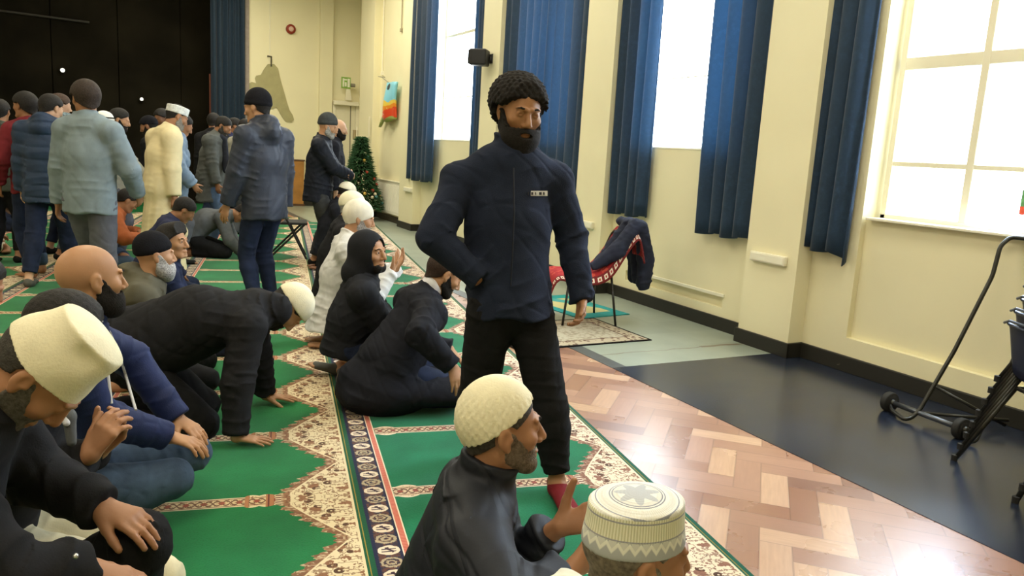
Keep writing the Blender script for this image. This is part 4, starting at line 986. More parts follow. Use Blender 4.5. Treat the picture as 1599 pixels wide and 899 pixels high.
# ---- 3. man in the flat-topped grey patterned cap, bottom edge -------------
def patcap():
    m_, nt, b = newmat('embroidered_cap', .75, .3); x, y, z, oc = objcoord(nt); return m_, nt, b
def embroidered(center, R):
    m_, nt, b = newmat('embroidered_cap', .8, .25)
    t = nt.nodes.new('ShaderNodeTexCoord'); mp = nt.nodes.new('ShaderNodeMapping'); mp.vector_type = 'POINT'
    nt.links.new(t.outputs['Object'], mp.inputs[0])
    Ri = R.T; e = Matrix([list(r) for r in Ri]).to_euler('XYZ'); mp.inputs['Rotation'].default_value = e; tr = -(Ri@center); mp.inputs['Location'].default_value = tuple(tr)
    s_ = nt.nodes.new('ShaderNodeSeparateXYZ'); nt.links.new(mp.outputs[0], s_.inputs[0]); x, y, z = (X(nt, s_.outputs[i]) for i in range(3))
    an = y._m('ARCTAN2', x)*(1/6.28318)+.5; r = (x*x+y*y).sqrt()
    top = z.gt(.077)*r.lt(.090)
    rib = (an*96).frac().lt(.55)
    side = mix(nt, rib, (.58, .56, .38), (.80, .78, .62)); side = mix(nt, z.lt(.034), side, (.40, .41, .42))
    zig = ((an*26).frac()-.5).abs()*2; lw = z-.004; pat = (lw-.012-zig*.014).abs().lt(.004)*z.lt(.036); leaf = (((an*26+.5).frac()-.5).abs()*2*.014+.002).gt((z-.026).abs())*z.lt(.036)*zig.gt(.0)
    side = mix(nt, pat, side, (.78, .77, .70)); side = mix(nt, leaf*.6, side, (.72, .71, .62)); side = mix(nt, (z-.036).abs().lt(.0015)+(z-.070).abs().lt(.0015), side, (.33, .33, .36))
    tp = mix(nt, (r*260).sin().gt(.0), (.72, .71, .66), (.80, .79, .74)); star = r.lt((an*6.28318*7).sin()*.010+.034); tp = mix(nt, star, tp, (.50, .52, .55)); tp = mix(nt, (r-.052).abs().lt(.0012)+(r-.047).abs().lt(.0012)+(r-.078).abs().lt(.0012), tp, (.30, .31, .36))
    nt.links.new(mix(nt, top, side, tp), b.inputs['Base Color']); bump(nt, b, (an*96*6.28).sin()*z.gt(.034)+(r*900).sin()*top, .3, .002); return m_
J = sitting(0, 0, FQ-.05, 1.70, .30, (.0, -.10, .02), lean2=.38, hands=None, wr={'L': (-.12, .42, .42), 'R': (.12, .42, .42)})
at_head(J, 994, 862, 1.50); dz = W(994, 862, 1.50)[2]-J['head'][2]; print('P8 dz', dz)
for k_ in ('head', 'neck', 'chest', 'shL', 'shR', 'elL', 'elR'): J[k_] = J[k_]+V3(0, 0, dz)
m = Man(J, 'person at the bottom edge in flat-topped grey patterned cap and pale shirt', S_BROWN, .97, .0042, 3.1); m.body()
m.top(M_shirt, .020, -.05, .006, collar=.04, name='shirt'); m.legs(M_cream, .016, .006)
n_ = V3(0, -math.sin(.12), math.cos(.12)); Rc = J['headR']@rotm(0, .12); cc = J['head']+J['headR']@(V3(0, -.012, .028)*.97)
m.cap(embroidered(cc-m.base, Rc), h=.080, dome=.016, drop=-.002, kind='kufi', tilt=.12, t=.0075, taper=.006, vox=.0033, name='embroidered_cap', up=.0)
m.hair((.16, .13, .10), .004, 0, under=(.12, -.002)); m.beard((.2, .18, .15), .002)
# ---- 4. man bent forward with the tall white cap, lower left ----------------
J = sitting(0, 0, FQ+.02, 1.78, .30, (.05, -1.12, .10), wr={'L': (-.14, .36, .5), 'R': (.16, .36, .36)}, lean2=.42)
at_head(J, 62, 580, 1.66); dz = W(62, 580, 1.66)[2]-J['head'][2]; print('P1 dz', dz)
for k_ in ('head', 'neck', 'chest', 'shL', 'shR'): J[k_] = J[k_]+V3(0, 0, dz)
J['wrL'] = W(158, 790, 1.86); J['elL'] = W(60, 745, 1.90); J['wrR'] = W(132, 888, 1.62); J['elR'] = W(10, 905, 1.52)
J['knL'] = W(215, 850, 1.90); J['hipL'] = W(20, 985, 2.0); J['anL'] = W(180, 1010, 2.12); J['anL'][2] = .08; J['toeL'] = J['anL']+UX*.2-V3(0, 0, .04)
J['knR'] = J['hipR']+UX*.42+UY*-.12; J['knR'][2] = .12; J['anR'] = J['hipR']-UX*.05; J['anR'][2] = .07; J['toeR'] = J['anR']-UX*.18
J['hands'] = dict(L=dict(d=nrm(W(235, 822, 1.84)-W(158, 790, 1.86)), n=nrm(V3(0, 0, -1)+CF*.2), curl=[.28, .32, .38, .45], tang=.55, s=1.02), R=dict(d=nrm(W(215, 905, 1.66)-W(132, 888, 1.62)), n=V3(0, 0, -1), curl=.3))
def dent(L): return -.013*np.exp(-(((L[:, 0]-.052)/.026)**2+((L[:, 1]-.0)/.030)**2+((L[:, 2]-.112)/.022)**2))+.0025*np.sin(L[:, 0]*40+L[:, 2]*55)*np.sin(L[:, 1]*30)
m = Man(J, 'person in a tall plain white cap and black coat bending head down at lower left', S_BROWN, 1.02, .0042, 4.2); m.body()
jk = m.top(M_black, .024, -.05, .007, collar=.05, lam=.08, cuff=.01, name='coat'); m.legs(M_blacktr, .018, .007)
m.cap(M_knit, h=.090, drop=-.010, dome=.030, kind='kufi', tilt=.12, t=.010, taper=.020, vox=.0035, disp=dent, name='tall_cap'); m.hair((.035, .032, .028), .004, -.0, under=(.12, -.010)); m.beard((.10, .09, .08), .0015)
bm = B(); bmesh.ops.create_uvsphere(bm, u_segments=10, v_segments=6, radius=.006); b0 = W(118, 868, 1.545)-m.base
o = obj('cuff_stud', bm, pm('stud_metal', (.5, .5, .5), .3, .5, metal=.9), jk, True); o.location = tuple(b0)
# ---- 5. man behind him, dark hair mostly hidden, hands cupped ---------------
J = sitting(0, 0, FQ+.02, 1.72, .26, (.05, -.35, 0), lean2=.34, wr={'L': (-.05, .30, .52), 'R': (.06, .28, .50)}, pole={'L': (-.8, -.5, -.8), 'R': (.8, -.6, -.8)})
at_head(J, 104, 522, 2.28); dz = W(104, 522, 2.28)[2]-J['head'][2]; print('P2 dz', dz)
for k_ in ('head', 'neck', 'chest', 'shL', 'shR'): J[k_] = J[k_]+V3(0, 0, dz)
J['knR'] = UV(-.355, 2.37, .12); J['knL'] = UV(-.47, 2.60, .11); J['hipR'] = J['hipR']+UX*.08; J['hipL'] = J['hipL']+UX*.08
J['wrR'] = W(140, 712, 2.16); J['elR'] = W(52, 745, 2.20); J['wrL'] = W(152, 706, 2.26); J['elL'] = W(85, 725, 2.42)
hd_ = nrm(W(172, 655, 2.20)-W(140, 705, 2.18))
J['hands'] = dict(R=dict(d=hd_, n=nrm(CF*.8+CR*.2-V3(0, 0, 0)), curl=[.5, .55, .6, .65], tang=.5, tcurl=.15, s=1.05), L=dict(d=nrm(hd_+CR*.25), n=nrm(-CF*.7-CR*.3), curl=[.6, .65, .7, .75], s=1.05))
m = Man(J, 'dark-haired person in black jacket and cream trousers with cupped hands, behind the tall white cap', S_BROWN, .98, .0045, 5.1); m.body()
jk = m.top(M_black, .022, -.05, .007, collar=.05, cuff=-.01); m.legs(M_cream, .016, .005); m.hair(BLK, .016, 0, curly=.002)
f = Field(); f.cone(W(88, 618, 2.12), W(108, 650, 2.10), .020, .017, .01); f.cone(W(108, 650, 2.10), W(112, 690, 2.10), .017, .013, .01); m.fieldpart('grey_scarf', f, M_grey, .005)
f = Field(); f.cone(W(98, 628, 2.10), W(104, 660, 2.085), .012, .010, .01); m.fieldpart('shirt_collar', f, M_collar, .004)
# ---- 6. bald bearded man in the navy jacket ---------------------------------
J = sitting(0, 0, FQ+.06, 1.76, .14, (.50, -.02, 0), lean2=.24, wr={'L': (-.08, .40, .245), 'R': (.02, .38, .235)}, pole={'L': (-1, -.3, .1), 'R': (1, -.4, .1)},
            hands={'L': dict(dl=(.3, 1, -.1), nl=(0, 0, -1), curl=.3), 'R': dict(dl=(-.25, 1, -.1), nl=(-.1, 0, -1), curl=.32)})
at_head(J, 142, 436, 2.66); dz = W(142, 436, 2.66)[2]-J['head'][2]; print('P3 dz', dz)
for k_ in ('head', 'neck', 'chest', 'shL', 'shR'): J[k_] = J[k_]+V3(0, 0, dz)
J['wrL'] = W(276, 652, 3.02); J['elL'] = W(205, 560, 3.00); J['wrR'] = W(262, 682, 2.84); J['elR'] = W(150, 650, 2.66)
J['knL'] = W(300, 706, 3.10); J['knR'] = W(270, 745, 2.86)
J['hands']['L'].update(d=nrm(W(322, 682, 3.00)-W(276, 652, 3.02)), n=V3(0, 0, -1), curl=.28); J['hands']['R'].update(d=nrm(W(298, 690, 2.84)-W(262, 682, 2.84)), n=V3(0, 0, -1), curl=.4)
m = Man(J, 'bald bearded person in navy zip jacket and blue jeans kneeling, hands on thighs', S_TAN, 1.0, .0045, 6.6); m.body()
jk = m.top(M_navy, .024, -.06, .007, quilt=.0, lam=.06, collar=.05, belly=.01); m.legs(M_jeans, .012, .006); m.shoes(M_sock, .004, 'sock'); m.beard(BLK, .006, long=.006)
m.brows(BLK, False)
def ontop(o, base, pts, out=.004):
    r = []
    for px, py in pts:
        D = surf_depth(o, px, py, base)
        if D: r.append(W(px, py, D-out)-base)
    return r
for nm, pts in (('zip_edge', [(158, 500), (172, 520), (185, 550), (196, 585), (206, 620), (212, 640)]), ('zip_edge', [(166, 560), (172, 590), (174, 630)])):
    q_ = ontop(jk, m.base, pts)
    if len(q_) > 1: bm = B(); tube(bm, [tuple(p) for p in q_], .005, 6); obj(nm, bm, pm('white_zip_tape', (.6, .6, .6), .5), jk)
# ---- 7. man on hands and knees ----------------------------------------------
J = dict(pelvis=UV(-.70, 3.98, .40), chest=UV(-.38, 4.00, .55), neck=UV(-.09, 4.03, .60), shR=UV(-.15, 3.86, .545), shL=UV(-.15, 4.20, .545),
         elR=UV(-.19, 3.76, .30), wrR=UV(-.20, 3.70, .055), elL=UV(-.12, 4.30, .30), wrL=UV(-.08, 4.30, .06),
         hipR=UV(-.68, 3.89, .38), hipL=UV(-.68, 4.07, .38), knR=UV(-.36, 3.84, .08), knL=UV(-.38, 4.12, .08), anR=UV(-.90, 3.88, .07), anL=UV(-.90, 4.08, .07), toeR=UV(-1.06, 3.88, .03), toeL=UV(-1.06, 4.08, .03))
J['headR'] = rotm(FQ+.05, -1.30, .0); J['head'] = W(450, 480, 4.10)
J['hands'] = dict(R=dict(d=nrm(UX+UY*-.15+V3(0, 0, -.12)), n=V3(0, 0, -1), curl=.08, spread=.35, tang=1.0), L=dict(d=nrm(UX+V3(0, 0, -.1)), n=V3(0, 0, -1), curl=.08, spread=.3))
m = Man(J, 'person in black on hands and knees wearing a white knitted cap', S_TAN, 1.02, .006, 7.2); m.body()
m.top(M_black, .032, -.06, .008, collar=.04, belly=.060, cuff=-.01, name='hooded_top', hood=[(J['neck']+UX*-.03, J['neck']+UX*.06+V3(0, 0, -.0), .10, .088, .04)]); m.legs(M_blacktr, .024, .007)
m.cap(M_knit, drop=-.004, tilt=.30, t=.016, top=.006, name='skullcap', vox=.005); m.hair(BLK, .012, 0); m.beard(BLK, .005)
# ---- 8. olive parka, black beanie, grey beard --------------------------------
J = sitting(0, 0, FQ+.10, 1.72, .14, (.28, -.05, 0), lean2=.25); at_head(J, 242, 398, 4.4)
dz = W(242, 398, 4.4)[2]-J['head'][2]; print('P5 dz', dz)
for k_ in ('head', 'neck', 'chest', 'shL', 'shR', 'elL', 'elR'): J[k_] = J[k_]+V3(0, 0, dz)
m = Man(J, 'grey-bearded person in black beanie and olive parka sitting on the left carpet', S_TAN, .98, .006, 8.4); m.body()
jk = m.top(M_olive, .038, -.06, .010, collar=.03, lam=.09, name='parka', hood=[(J['neck']-m.fw*.08+V3(0, 0, .0), J['neck']-m.fw*.10-V3(0, 0, .07), .075, .085, .05)])
m.legs(M_blacktr, .014, .006); m.cap(M_beanie, drop=-.010, tilt=.28, t=.008, top=.010, name='beanie', kind='beanie'); m.beard((.42, .41, .40), .012, long=.02)
for nm, pts, mt_, r_ in (('white_shirt_edge', [(252, 405), (262, 425), (272, 448), (282, 468)], M_collar, .011), ('navy_lining', [(246, 410), (255, 430), (266, 455), (276, 476)], cloth('navy_lining', (.012, .018, .06)), .022)):
    q_ = ontop(jk, m.base, pts, .0)
    if len(q_) > 1: bm = B(); tube(bm, [tuple(p) for p in q_], r_, 8); obj(nm, bm, mt_, jk, True)
# ---- 9. boy looking round ------------------------------------------------------
J = sitting(0, 0, FQ+.1, 1.58, .10, (-.55, .05, .0)); at_head(J, 270, 378, 5.1); dz = W(270, 378, 5.1)[2]-J['head'][2]
for k_ in ('head', 'neck', 'chest', 'shL', 'shR', 'elL', 'elR'): J[k_] = J[k_]+V3(0, 0, dz)
m = Man(J, 'young person with short black quiff in dark blue top looking round past the beanie', S_TAN, .93, .005, 9.1); m.body(); m.top(cloth('dark_blue_top', (.012, .018, .05)), .016, -.05, .006); m.legs(M_djeans, .012, .005)
m.hair(BLK, .018, .004, extra=[((0, .045, .100), (.055, .05, .030))]); m.brows(BLK)
# ---- 10. hooded man looking at the camera ------------------------------------
J = sitting(0, 0, FQ-.02, 1.78, .10, (-.72, .04, .06), lean2=.22, wr={'L': (-.14, .40, .28), 'R': (.12, .38, .26)}); at_head(J, 577, 394, 4.68)
dz = W(577, 394, 4.68)[2]-J['head'][2]; print('P22 dz', dz)
for k_ in ('head', 'neck', 'chest', 'shL', 'shR', 'elL', 'elR'): J[k_] = J[k_]+V3(0, 0, dz)
J['toeL'] = J['anL']-UX*.2; J['toeR'] = W(538, 578, 4.98); J['toeR'][2] = .05
m = Man(J, 'bearded person in black hooded jacket sitting, face turned to the camera', S_TAN, 1.0, .005, 10.3); m.body()
m.top(cloth('black_hooded_jacket', (.015, .016, .020), .8), .030, -.08, .007, collar=.05, belly=.01); m.legs(M_djeans, .014, .005); m.shoes(M_sock, .006, 'sock'); m.beard(BLK, .006, 1.2); m.gaze = .0; m.brows(BLK)
def hoodfn(m_, t0=.012, t1=.030):
    f = Field(); c, R, k = J['head'], J['headR'], m_.s; g = lambda *p: c+R@(V3(*p)*k)
    f.ell(g(0, -.022, .026), V3(.098, .120, .112)*k, R, .01); f.ell(g(0, .0, -.05), V3(.086, .088, .09)*k, R, .05); f.cone(g(0, -.05, -.07), J['neck']-m_.fw*.04, .085, .10, .06)
    def fn(P, mg=None):
        L = ((P-c)@R)/k; d = f.eval(P, mg); inner = np.sqrt((L[:, 0]/.066)**2+((L[:, 2]+.012)/.094)**2)-1
        face = np.maximum(inner*.066, .02-L[:, 1]); return np.maximum(d, -face)
    return m_.part('hood', fn, c-.26, c+.22, cloth('black_hooded_jacket', (.015, .016, .020), .8), .006)
hoodfn(m)
# ---- 11. man in the long black coat, back to us ---------------------------------
J = sitting(0, 0, FQ+.20, 1.80, .30, (-.1, -.55, .0), lean2=.42, wr={'L': (-.16, .42, .26), 'R': (.20, .42, .22)}, spread=.06); at_head(J, 694, 428, 4.40)
dz = W(694, 428, 4.40)[2]-J['head'][2]; print('P23 dz', dz)
for k_ in ('head', 'neck', 'chest', 'shL', 'shR', 'elL', 'elR'): J[k_] = J[k_]+V3(0, 0, dz)
J['wrR'] = W(705, 570, 4.08); J['elR'] = W(655, 520, 4.05)
J['hands']['R'].update(d=nrm(W(716, 604, 4.06)-W(705, 570, 4.08)), n=nrm(W(690, 600, 4.2)-W(716, 600, 4.06)), curl=.3)
m = Man(J, 'person in long black wool coat kneeling with back to the camera, head behind the walker', S_TAN, 1.02, .006, 11.7); m.body()
pz = J['pelvis']; m.top(M_coat, .030, -.05, .007, collar=.05, name='long_coat', lam=.09, skirt=[(pz, pz+V3(0, 0, -.10)-UX*.03, .19, .17, .25, .24), (pz+V3(0, 0, -.13), pz+V3(0, 0, -.13)+UX*.38-UY*.03, .25, .10, .24, .085), (pz+V3(0, 0, -.15)-UX*.03, pz+V3(0, 0, -.15)-UX*.22-UY*.0, .25, .08, .20, .06)], cuff=.01); m.legs(M_djeans, .012, .005)
m.hair((.03, .015, .01), .010, 0); m.beard(BLK, .003)
f = Field(); f.cone(J['neck']+V3(0, 0, .0), J['neck']+V3(0, 0, .035)+UX*.03, .070, .066, .01); m.fieldpart('shirt_collar', f, M_collar, .005)
# ---- 12. man in white, hands raised ----------------------------------------------
J = sitting(0, 0, FQ, 1.74, .12, (0, -.2, 0), lean2=.2, wr={'L': (-.10, .42, .52), 'R': (.10, .42, .50)}, pole={'L': (-.8, -.3, -1), 'R': (.8, -.3, -1)},
            hands={'L': dict(dl=(.2, .5, .9), nl=(.2, -.9, .3), curl=.3), 'R': dict(dl=(-.15, .5, .9), nl=(-.2, -.9, .3), curl=.3)}); at_head(J, 560, 366, 5.5)
J['wrR'] = W(611, 424, 5.35); J['elR'] = W(582, 470, 5.25); J['wrL'] = W(618, 420, 5.5)
m = Man(J, 'person in white cap and pale grey thobe with praying hands raised, beyond the hood', S_TAN, 1.0, .007, 12.2); m.body(); m.top(M_thobe2, .028, -.10, .008, name='thobe', skirt=[(J['pelvis'], J['pelvis']+V3(0, 0, -.1), .19, .16, .24, .22)]); m.legs(M_thobe2, .035, .006)
m.cap(M_white, drop=-.045, tilt=.5, t=.012, top=.008, name='cap'); m.hair((.3, .28, .26), .004, 0); m.beard((.3, .28, .26), .004)
# ---- 13-14. two more in the right row ----------------------------------------------
J = sitting(0, 0, FQ, 1.74, .15, (0, -.15, 0), lean2=.25); at_head(J, 551, 336, 6.5)
m = Man(J, 'grey-haired person in white cap and black jacket sitting behind the raised-hands thobe', S_LIGHT, 1.0, .008, 13.2); m.body(); m.top(M_black, .030, -.08, .008); m.legs(M_blacktr, .016, .006)
m.cap(M_knit, drop=-.004, tilt=.35, t=.014, name='cap'); m.hair((.34, .32, .29), .010, 0); m.beard((.34, .32, .29), .004)
J = sitting(0, 0, FQ, 1.72, .2, (0, -.5, 0), lean2=.3, wr={'L': (-.05, .33, .5), 'R': (.05, .33, .5)}); at_head(J, 542, 303, 8.8)
m = Man(J, 'person in small white cap and dark jacket sitting farthest in the right row', S_DARK, .98, .010, 14.2); m.body(); m.top(M_coat, .026, -.08, .006); m.legs(M_blacktr, .014, .005); m.cap(M_white, drop=.01, tilt=.25, t=.009, name='cap'); m.hair(BLK, .006, 0); m.beard(BLK, .006)
# ---------------------------------------------------------------- the standing group
def stand(px, py, D, face, h, label, sk, topm, legm, th=.02, hem=-.12, quilt=0, head=(0, 0, 0), arms=None, stride=.05, lean=.03, hairc=BLK, hairt=.010, beard=None, cap=None, vox=.011, seed=1, feet=None, legw=0, bend=0, name='jacket', skirt=None, collar=.045, belly=0, hood=None, bare=False, twist=0, cuffs=None, stop=.06, brow=False, sleeve=1., vf=0, amp=.008):
    J = standing(0, 0, face, h, lean, head, arms, stride, bend=bend, twist=twist); at_head(J, px, py, D)
    k = h/1.75; m = Man(J, label, sk, k, vox, seed); m.body(feet=True)
    sk_ = None
    if skirt is not None: p = J['pelvis']; sk_ = [(p+V3(0, 0, .05), p+V3(0, 0, -skirt[0]*k), .17, .125, skirt[1], skirt[2])]
    hd = None
    if hood: hd = [(J['neck']-m.fw*.07*k+V3(0, 0, .01), J['neck']-m.fw*.09*k-V3(0, 0, .06), .075*k, .085*k, .05)]
    m.top(topm, th, hem, amp, quilt, name=name, skirt=sk_, collar=collar, belly=belly, hood=hd, sleeve=sleeve, vf=vf)
    m.legs(legm, .014, .008, wide=legw, stop=stop)
    if cuffs: 
        for q in 'LR':
            a, b_ = J['an'+q], J['kn'+q]; f = Field(); f.cone(a+(b_-a)*.14, a+(b_-a)*.24, .062*k, .064*k, .01); m.fieldpart('rolled_cuff', f, cuffs, vox=.008)
    if not bare: m.shoes(feet or M_bsock, .007, 'sock')
    if hairt: m.hair(hairc, hairt, 0)
    if beard: m.beard(beard[0], beard[1])
    if cap: m.cap(cap[0], **cap[1])
    if brow: m.brows(BLK)
    return m
down = lambda sg, f=.06, c=.45: ((sg*.25, f, .80), (sg*.5, -1, -.2), dict(curl=c))
# black beanie and leather jacket, turned to the left
m = stand(402, 175, 6.25, .50, 1.80, 'tall person in black beanie and dark leather jacket standing with back to the camera', S_TAN, M_leather, M_djeans, .034, -.16, head=(.35, -.18, 0), arms={'L': ((-.27, .12, .84), (-.6, -1, -.2), dict(curl=.3)), 'R': down(1)}, hairt=.006, cap=(M_beanie, dict(kind='beanie', drop=-.012, tilt=.22, t=.014, top=.020, name='beanie')), vox=.008, seed=21, hood=True, collar=.08, brow=False, stride=.03)
# cream thobe
J0 = dict(kind='x')
m = stand(276, 186, 7.5, FQ+.55, 1.73, 'person in long cream thobe and white patterned cap standing in the left group', S_BROWN, M_thobe, M_thobe, .036, -.1, head=(-.1, -.42, 0), arms={'R': ((.24, .02, .72), (.6, -1, -.2), dict(curl=.5)), 'L': down(-1)}, hairt=.003, beard=(GRY, .006), cap=(cloth('white_embroidered_cap', (.66, .68, .66), .8, .25, 40), dict(kind='kufi', h=.068, drop=.0, tilt=.15, t=.009, taper=-.004, name='embroidered_cap')), vox=.009, seed=22, name='thobe', skirt=(.82, .25, .22), lean=.10, bend=.6, stride=.04, vf=.006, amp=.003)
# blue-grey sweatshirt
stand(133, 152, 5.7, -.55, 1.77, 'person in blue-grey sweatshirt and grey trousers with swept dark hair, back to the camera', S_BROWN, M_sweat, M_gtr, .030, -.12, head=(.95, -.10, 0), arms={'L': ((-.26, .02, .86), (-.8, -.8, -.2), dict(curl=.5)), 'R': ((.24, .22, .95), (.9, -.9, -.2), dict(curl=.5))}, hairt=.022, hairc=(.028, .018, .013), vox=.008, seed=23, stride=-.16, amp=.006, name='sweatshirt', collar=.05, legw=.015)
# navy puffer
stand(80, 163, 7.0, -.35, 1.72, 'person in navy hooded puffer jacket and dark jeans standing beside the maroon jumper', S_LIGHT, M_puff, M_djeans, .045, -.16, quilt=.11, head=(-.5, -.30, 0), arms={'L': ((-.25, .06, .82), (-.5, -1, 0), dict(curl=.5)), 'R': down(1)}, hairt=.012, vox=.009, seed=24, hood=True, feet=M_sock, stride=.22, cap=(M_beanie, dict(kind='dome', drop=.01, tilt=.3, t=.012, name='black_cap')), legw=.01)
# maroon jumper, barefoot
stand(38, 156, 7.25, .55, 1.72, 'barefoot person in maroon jumper and jeans with rolled cuffs at the left edge', S_BROWN, M_maroon, M_djeans, .026, -.10, head=(.3, -.05, 0), arms={'L': ((-.25, .10, .9), (-.9, -.8, -.1), {}), 'R': ((.24, .14, .92), (.9, -.7, -.1), {})}, hairt=.022, vox=.010, seed=25, bare=True, cuffs=M_jeans, stop=.12, stride=.10, name='jumper')
stand(94, 150, 8.6, -.9, 1.78, 'brown-haired person whose face shows between the puffer jacket and the sweatshirt', S_LIGHT, M_grey, M_djeans, head=(-.3, -.15, 0), hairc=(.05, .028, .018), hairt=.018, vox=.013, seed=26)
stand(104, 177, 8.2, -1.5, 1.58, 'shorter person in a speckled grey cap behind the navy puffer jacket', S_BROWN, M_pale, M_gtr, head=(-.2, -.3, 0), hairt=.004, vox=.012, seed=27, cap=(cloth('speckled_cap', (.14, .19, .22), .9, .9, 70, .6), dict(kind='dome', drop=-.01, tilt=.2, t=.014, name='speckled_cap')), beard=(GRY, .008))
def stripecap():
    m_, nt, b = newmat('striped_kufi', .8, .2); x, y, z, oc = objcoord(nt); w = (z-1.555).abs().lt(.008); nt.links.new(mix(nt, w, (.8, .8, .76), (.03, .03, .03)), b.inputs['Base Color']); return m_
stand(164, 186, 8.3, -1.2, 1.62, 'person in white cap with a black band, half hidden by the sweatshirt', S_DARK, M_grey, M_gtr, head=(-.2, -.25, 0), hairt=.004, vox=.011, seed=28, cap=(stripecap(), dict(kind='dome', drop=-.004, tilt=.25, t=.014, name='banded_cap')))
stand(187, 180, 8.4, -1.75, 1.66, 'young bearded person with black hair and pale grey jacket looking down in profile', S_TAN, M_pale, M_gtr, .026, -.12, head=(0, -.25, 0), arms={'L': ((-.15, .30, .95), (-.9, -.8, -.1), {}), 'R': ((.18, .38, .98), (.9, -.8, -.1), dict(curl=.3))}, hairt=.016, beard=(BLK, .007), vox=.010, seed=29)
stand(232, 196, 9.0, 1.0, 1.62, 'person in dark flat knitted cap facing left, just left of the cream thobe', S_BROWN, M_black, M_blacktr, .03, -.14, head=(.15, -.35, 0), hairt=.006, beard=(BLK, .004), vox=.011, seed=30, cap=(M_beanie, dict(kind='dome', drop=-.005, tilt=.3, t=.016, name='knitted_cap')), lean=.12)
stand(252, 177, 10.2, 2.3, 1.74, 'dark-haired person in black seen in shadow above the cream thobe shoulder', S_DARK, M_black, M_blacktr, head=(0, -.3, 0), hairt=.014, vox=.014, seed=31)
# light blue puffer behind the thobe
stand(286, 192, 8.5, -1.55, 1.66, 'person in light blue puffer jacket and grey trousers standing behind the cream thobe', S_BROWN, M_lpuff, M_gtr, .045, -.16, quilt=.10, head=(0, -.5, 0), vox=.010, seed=32, hood=True, lean=.06, legw=.0, arms={'R': ((.24, .18, .95), (.9, -1, -.1), {}), 'L': down(-1)})
# grey coat with black scarf
m = stand(349, 212, 9.8, -1.95, 1.70, 'bearded person in long grey coat and black scarf looking down', S_BROWN, M_gcoat, M_jeans, .034, -.1, head=(-.05, -.55, 0), arms={'R': ((.18, .14, .84), (.9, -1, -.2), dict(curl=.5)), 'L': ((-.2, .12, .84), (-.9, -1, -.2), {})}, hairt=.009, beard=((.05, .045, .04), .010), vox=.010, seed=33, skirt=(.30, .21, .17), lean=.12, bend=.5, name='coat', belly=.01, vf=.003)
f = Field(); N_ = m.J['neck']; 
for a0 in range(8):
    a = a0/8*6.283; b_ = (a0+1)/8*6.283; r1 = .088; f.cone(N_+m.side*math.cos(a)*r1+m.fw*math.sin(a)*r1+V3(0, 0, -.03), N_+m.side*math.cos(b_)*r1+m.fw*math.sin(b_)*r1+V3(0, 0, -.03), .042, .042, .02)
f.cone(N_+m.fw*.10+m.side*.04-V3(0, 0, .05), N_+m.fw*.13+m.side*.05-V3(0, 0, .42), .04, .045, .02); m.fieldpart('scarf', f, M_scarf, .010)
stand(334, 200, 11.2, -.4, 1.74, 'person with black hair partly hidden behind the grey coat', S_BROWN, M_black, M_djeans, hairt=.016, head=(0, -.2, 0), vox=.014, seed=34)
stand(367, 203, 11.4, -1.7, 1.70, 'person in dark navy top between the grey coat and the black beanie', S_BROWN, cloth('deep_navy', (.02, .024, .06)), M_djeans, hairt=.014, head=(0, -.3, 0), vox=.014, seed=35, arms={'R': ((.12, .32, .85), (.9, -.8, -.1), {}), 'L': ((-.12, .32, .85), (-.9, -.8, -.1), {})})
stand(384, 205, 10.6, -1.0, 1.68, 'person in pale grey coat glimpsed behind the black beanie', S_TAN, M_pale, M_gtr, .03, hairt=.01, head=(0, -.3, 0), vox=.014, seed=36)
stand(2, 190, 7.9, -.3, 1.66, 'person in grey-green top cut off by the left edge of the photo', S_BROWN, cloth('grey_green_top', (.06, .07, .055)), M_blacktr, hairt=.014, vox=.013, seed=37)
# grey beanie, hands folded (right of the group)
stand(512, 203, 8.75, FQ-.12, 1.73, 'grey-bearded person in grey beanie and dark jacket standing with folded hands', S_TAN, M_dpuff, cloth('charcoal_trousers', (.035, .036, .036)), .034, -.16, head=(0, -.28, 0), arms={'L': ((-.02, .34, 1.10), (-1, -.4, -.6), dict(dl=(1, .25, -.1), nl=(0, -1, 0), curl=.35)), 'R': ((.03, .37, 1.08), (1, -.5, -.6), dict(dl=(-1, .3, .0), nl=(0, -1, 0), curl=.35))}, hairt=.0, beard=((.30, .29, .27), .010), vox=.008, seed=38, cap=(M_gbeanie, dict(kind='beanie', drop=-.008, tilt=.30, t=.016, top=.022, name='beanie')), legw=.02, belly=.015, lean=.06)
stand(529, 213, 9.7, FQ-.1, 1.72, 'bald dark-bearded person standing just beyond the grey beanie', S_LIGHT, M_coat, M_blacktr, .03, -.14, head=(0, -.2, 0), hairt=0, beard=(BLK, .014), vox=.011, seed=39)
# ---- people on the floor farther back
def seat(px, py, D, face, label, sk, topm, legm, h=1.7, lean=.15, lean2=.3, head=(0, -.2, 0), hairt=.010, hairc=BLK, beard=None, cap=None, vox=.012, seed=1, kneel=True, wr=None, th=.026, hood=None):
    J = sitting(0, 0, face, h, lean, head, lean2=lean2, kneel=kneel, wr=wr); at_head(J, px, py, D)
    m = Man(J, label, sk, h/1.75, vox, seed); m.body(); m.top(topm, th, -.08, .008); m.legs(legm, .016, .006)
    if hairt: m.hair(hairc, hairt, 0)
    if beard: m.beard(*beard)
    if cap: m.cap(cap[0], **cap[1])
    return m
seat(378, 345, 9.4, FQ, 'person in grey bowed low to the carpet beyond the leather jacket', S_BROWN, M_grey, M_blacktr, lean=.75, lean2=1.25, head=(0, -1.3, 0), wr={'L': (-.16, .62, .06), 'R': (.16, .62, .06)}, seed=51, hairt=.012)
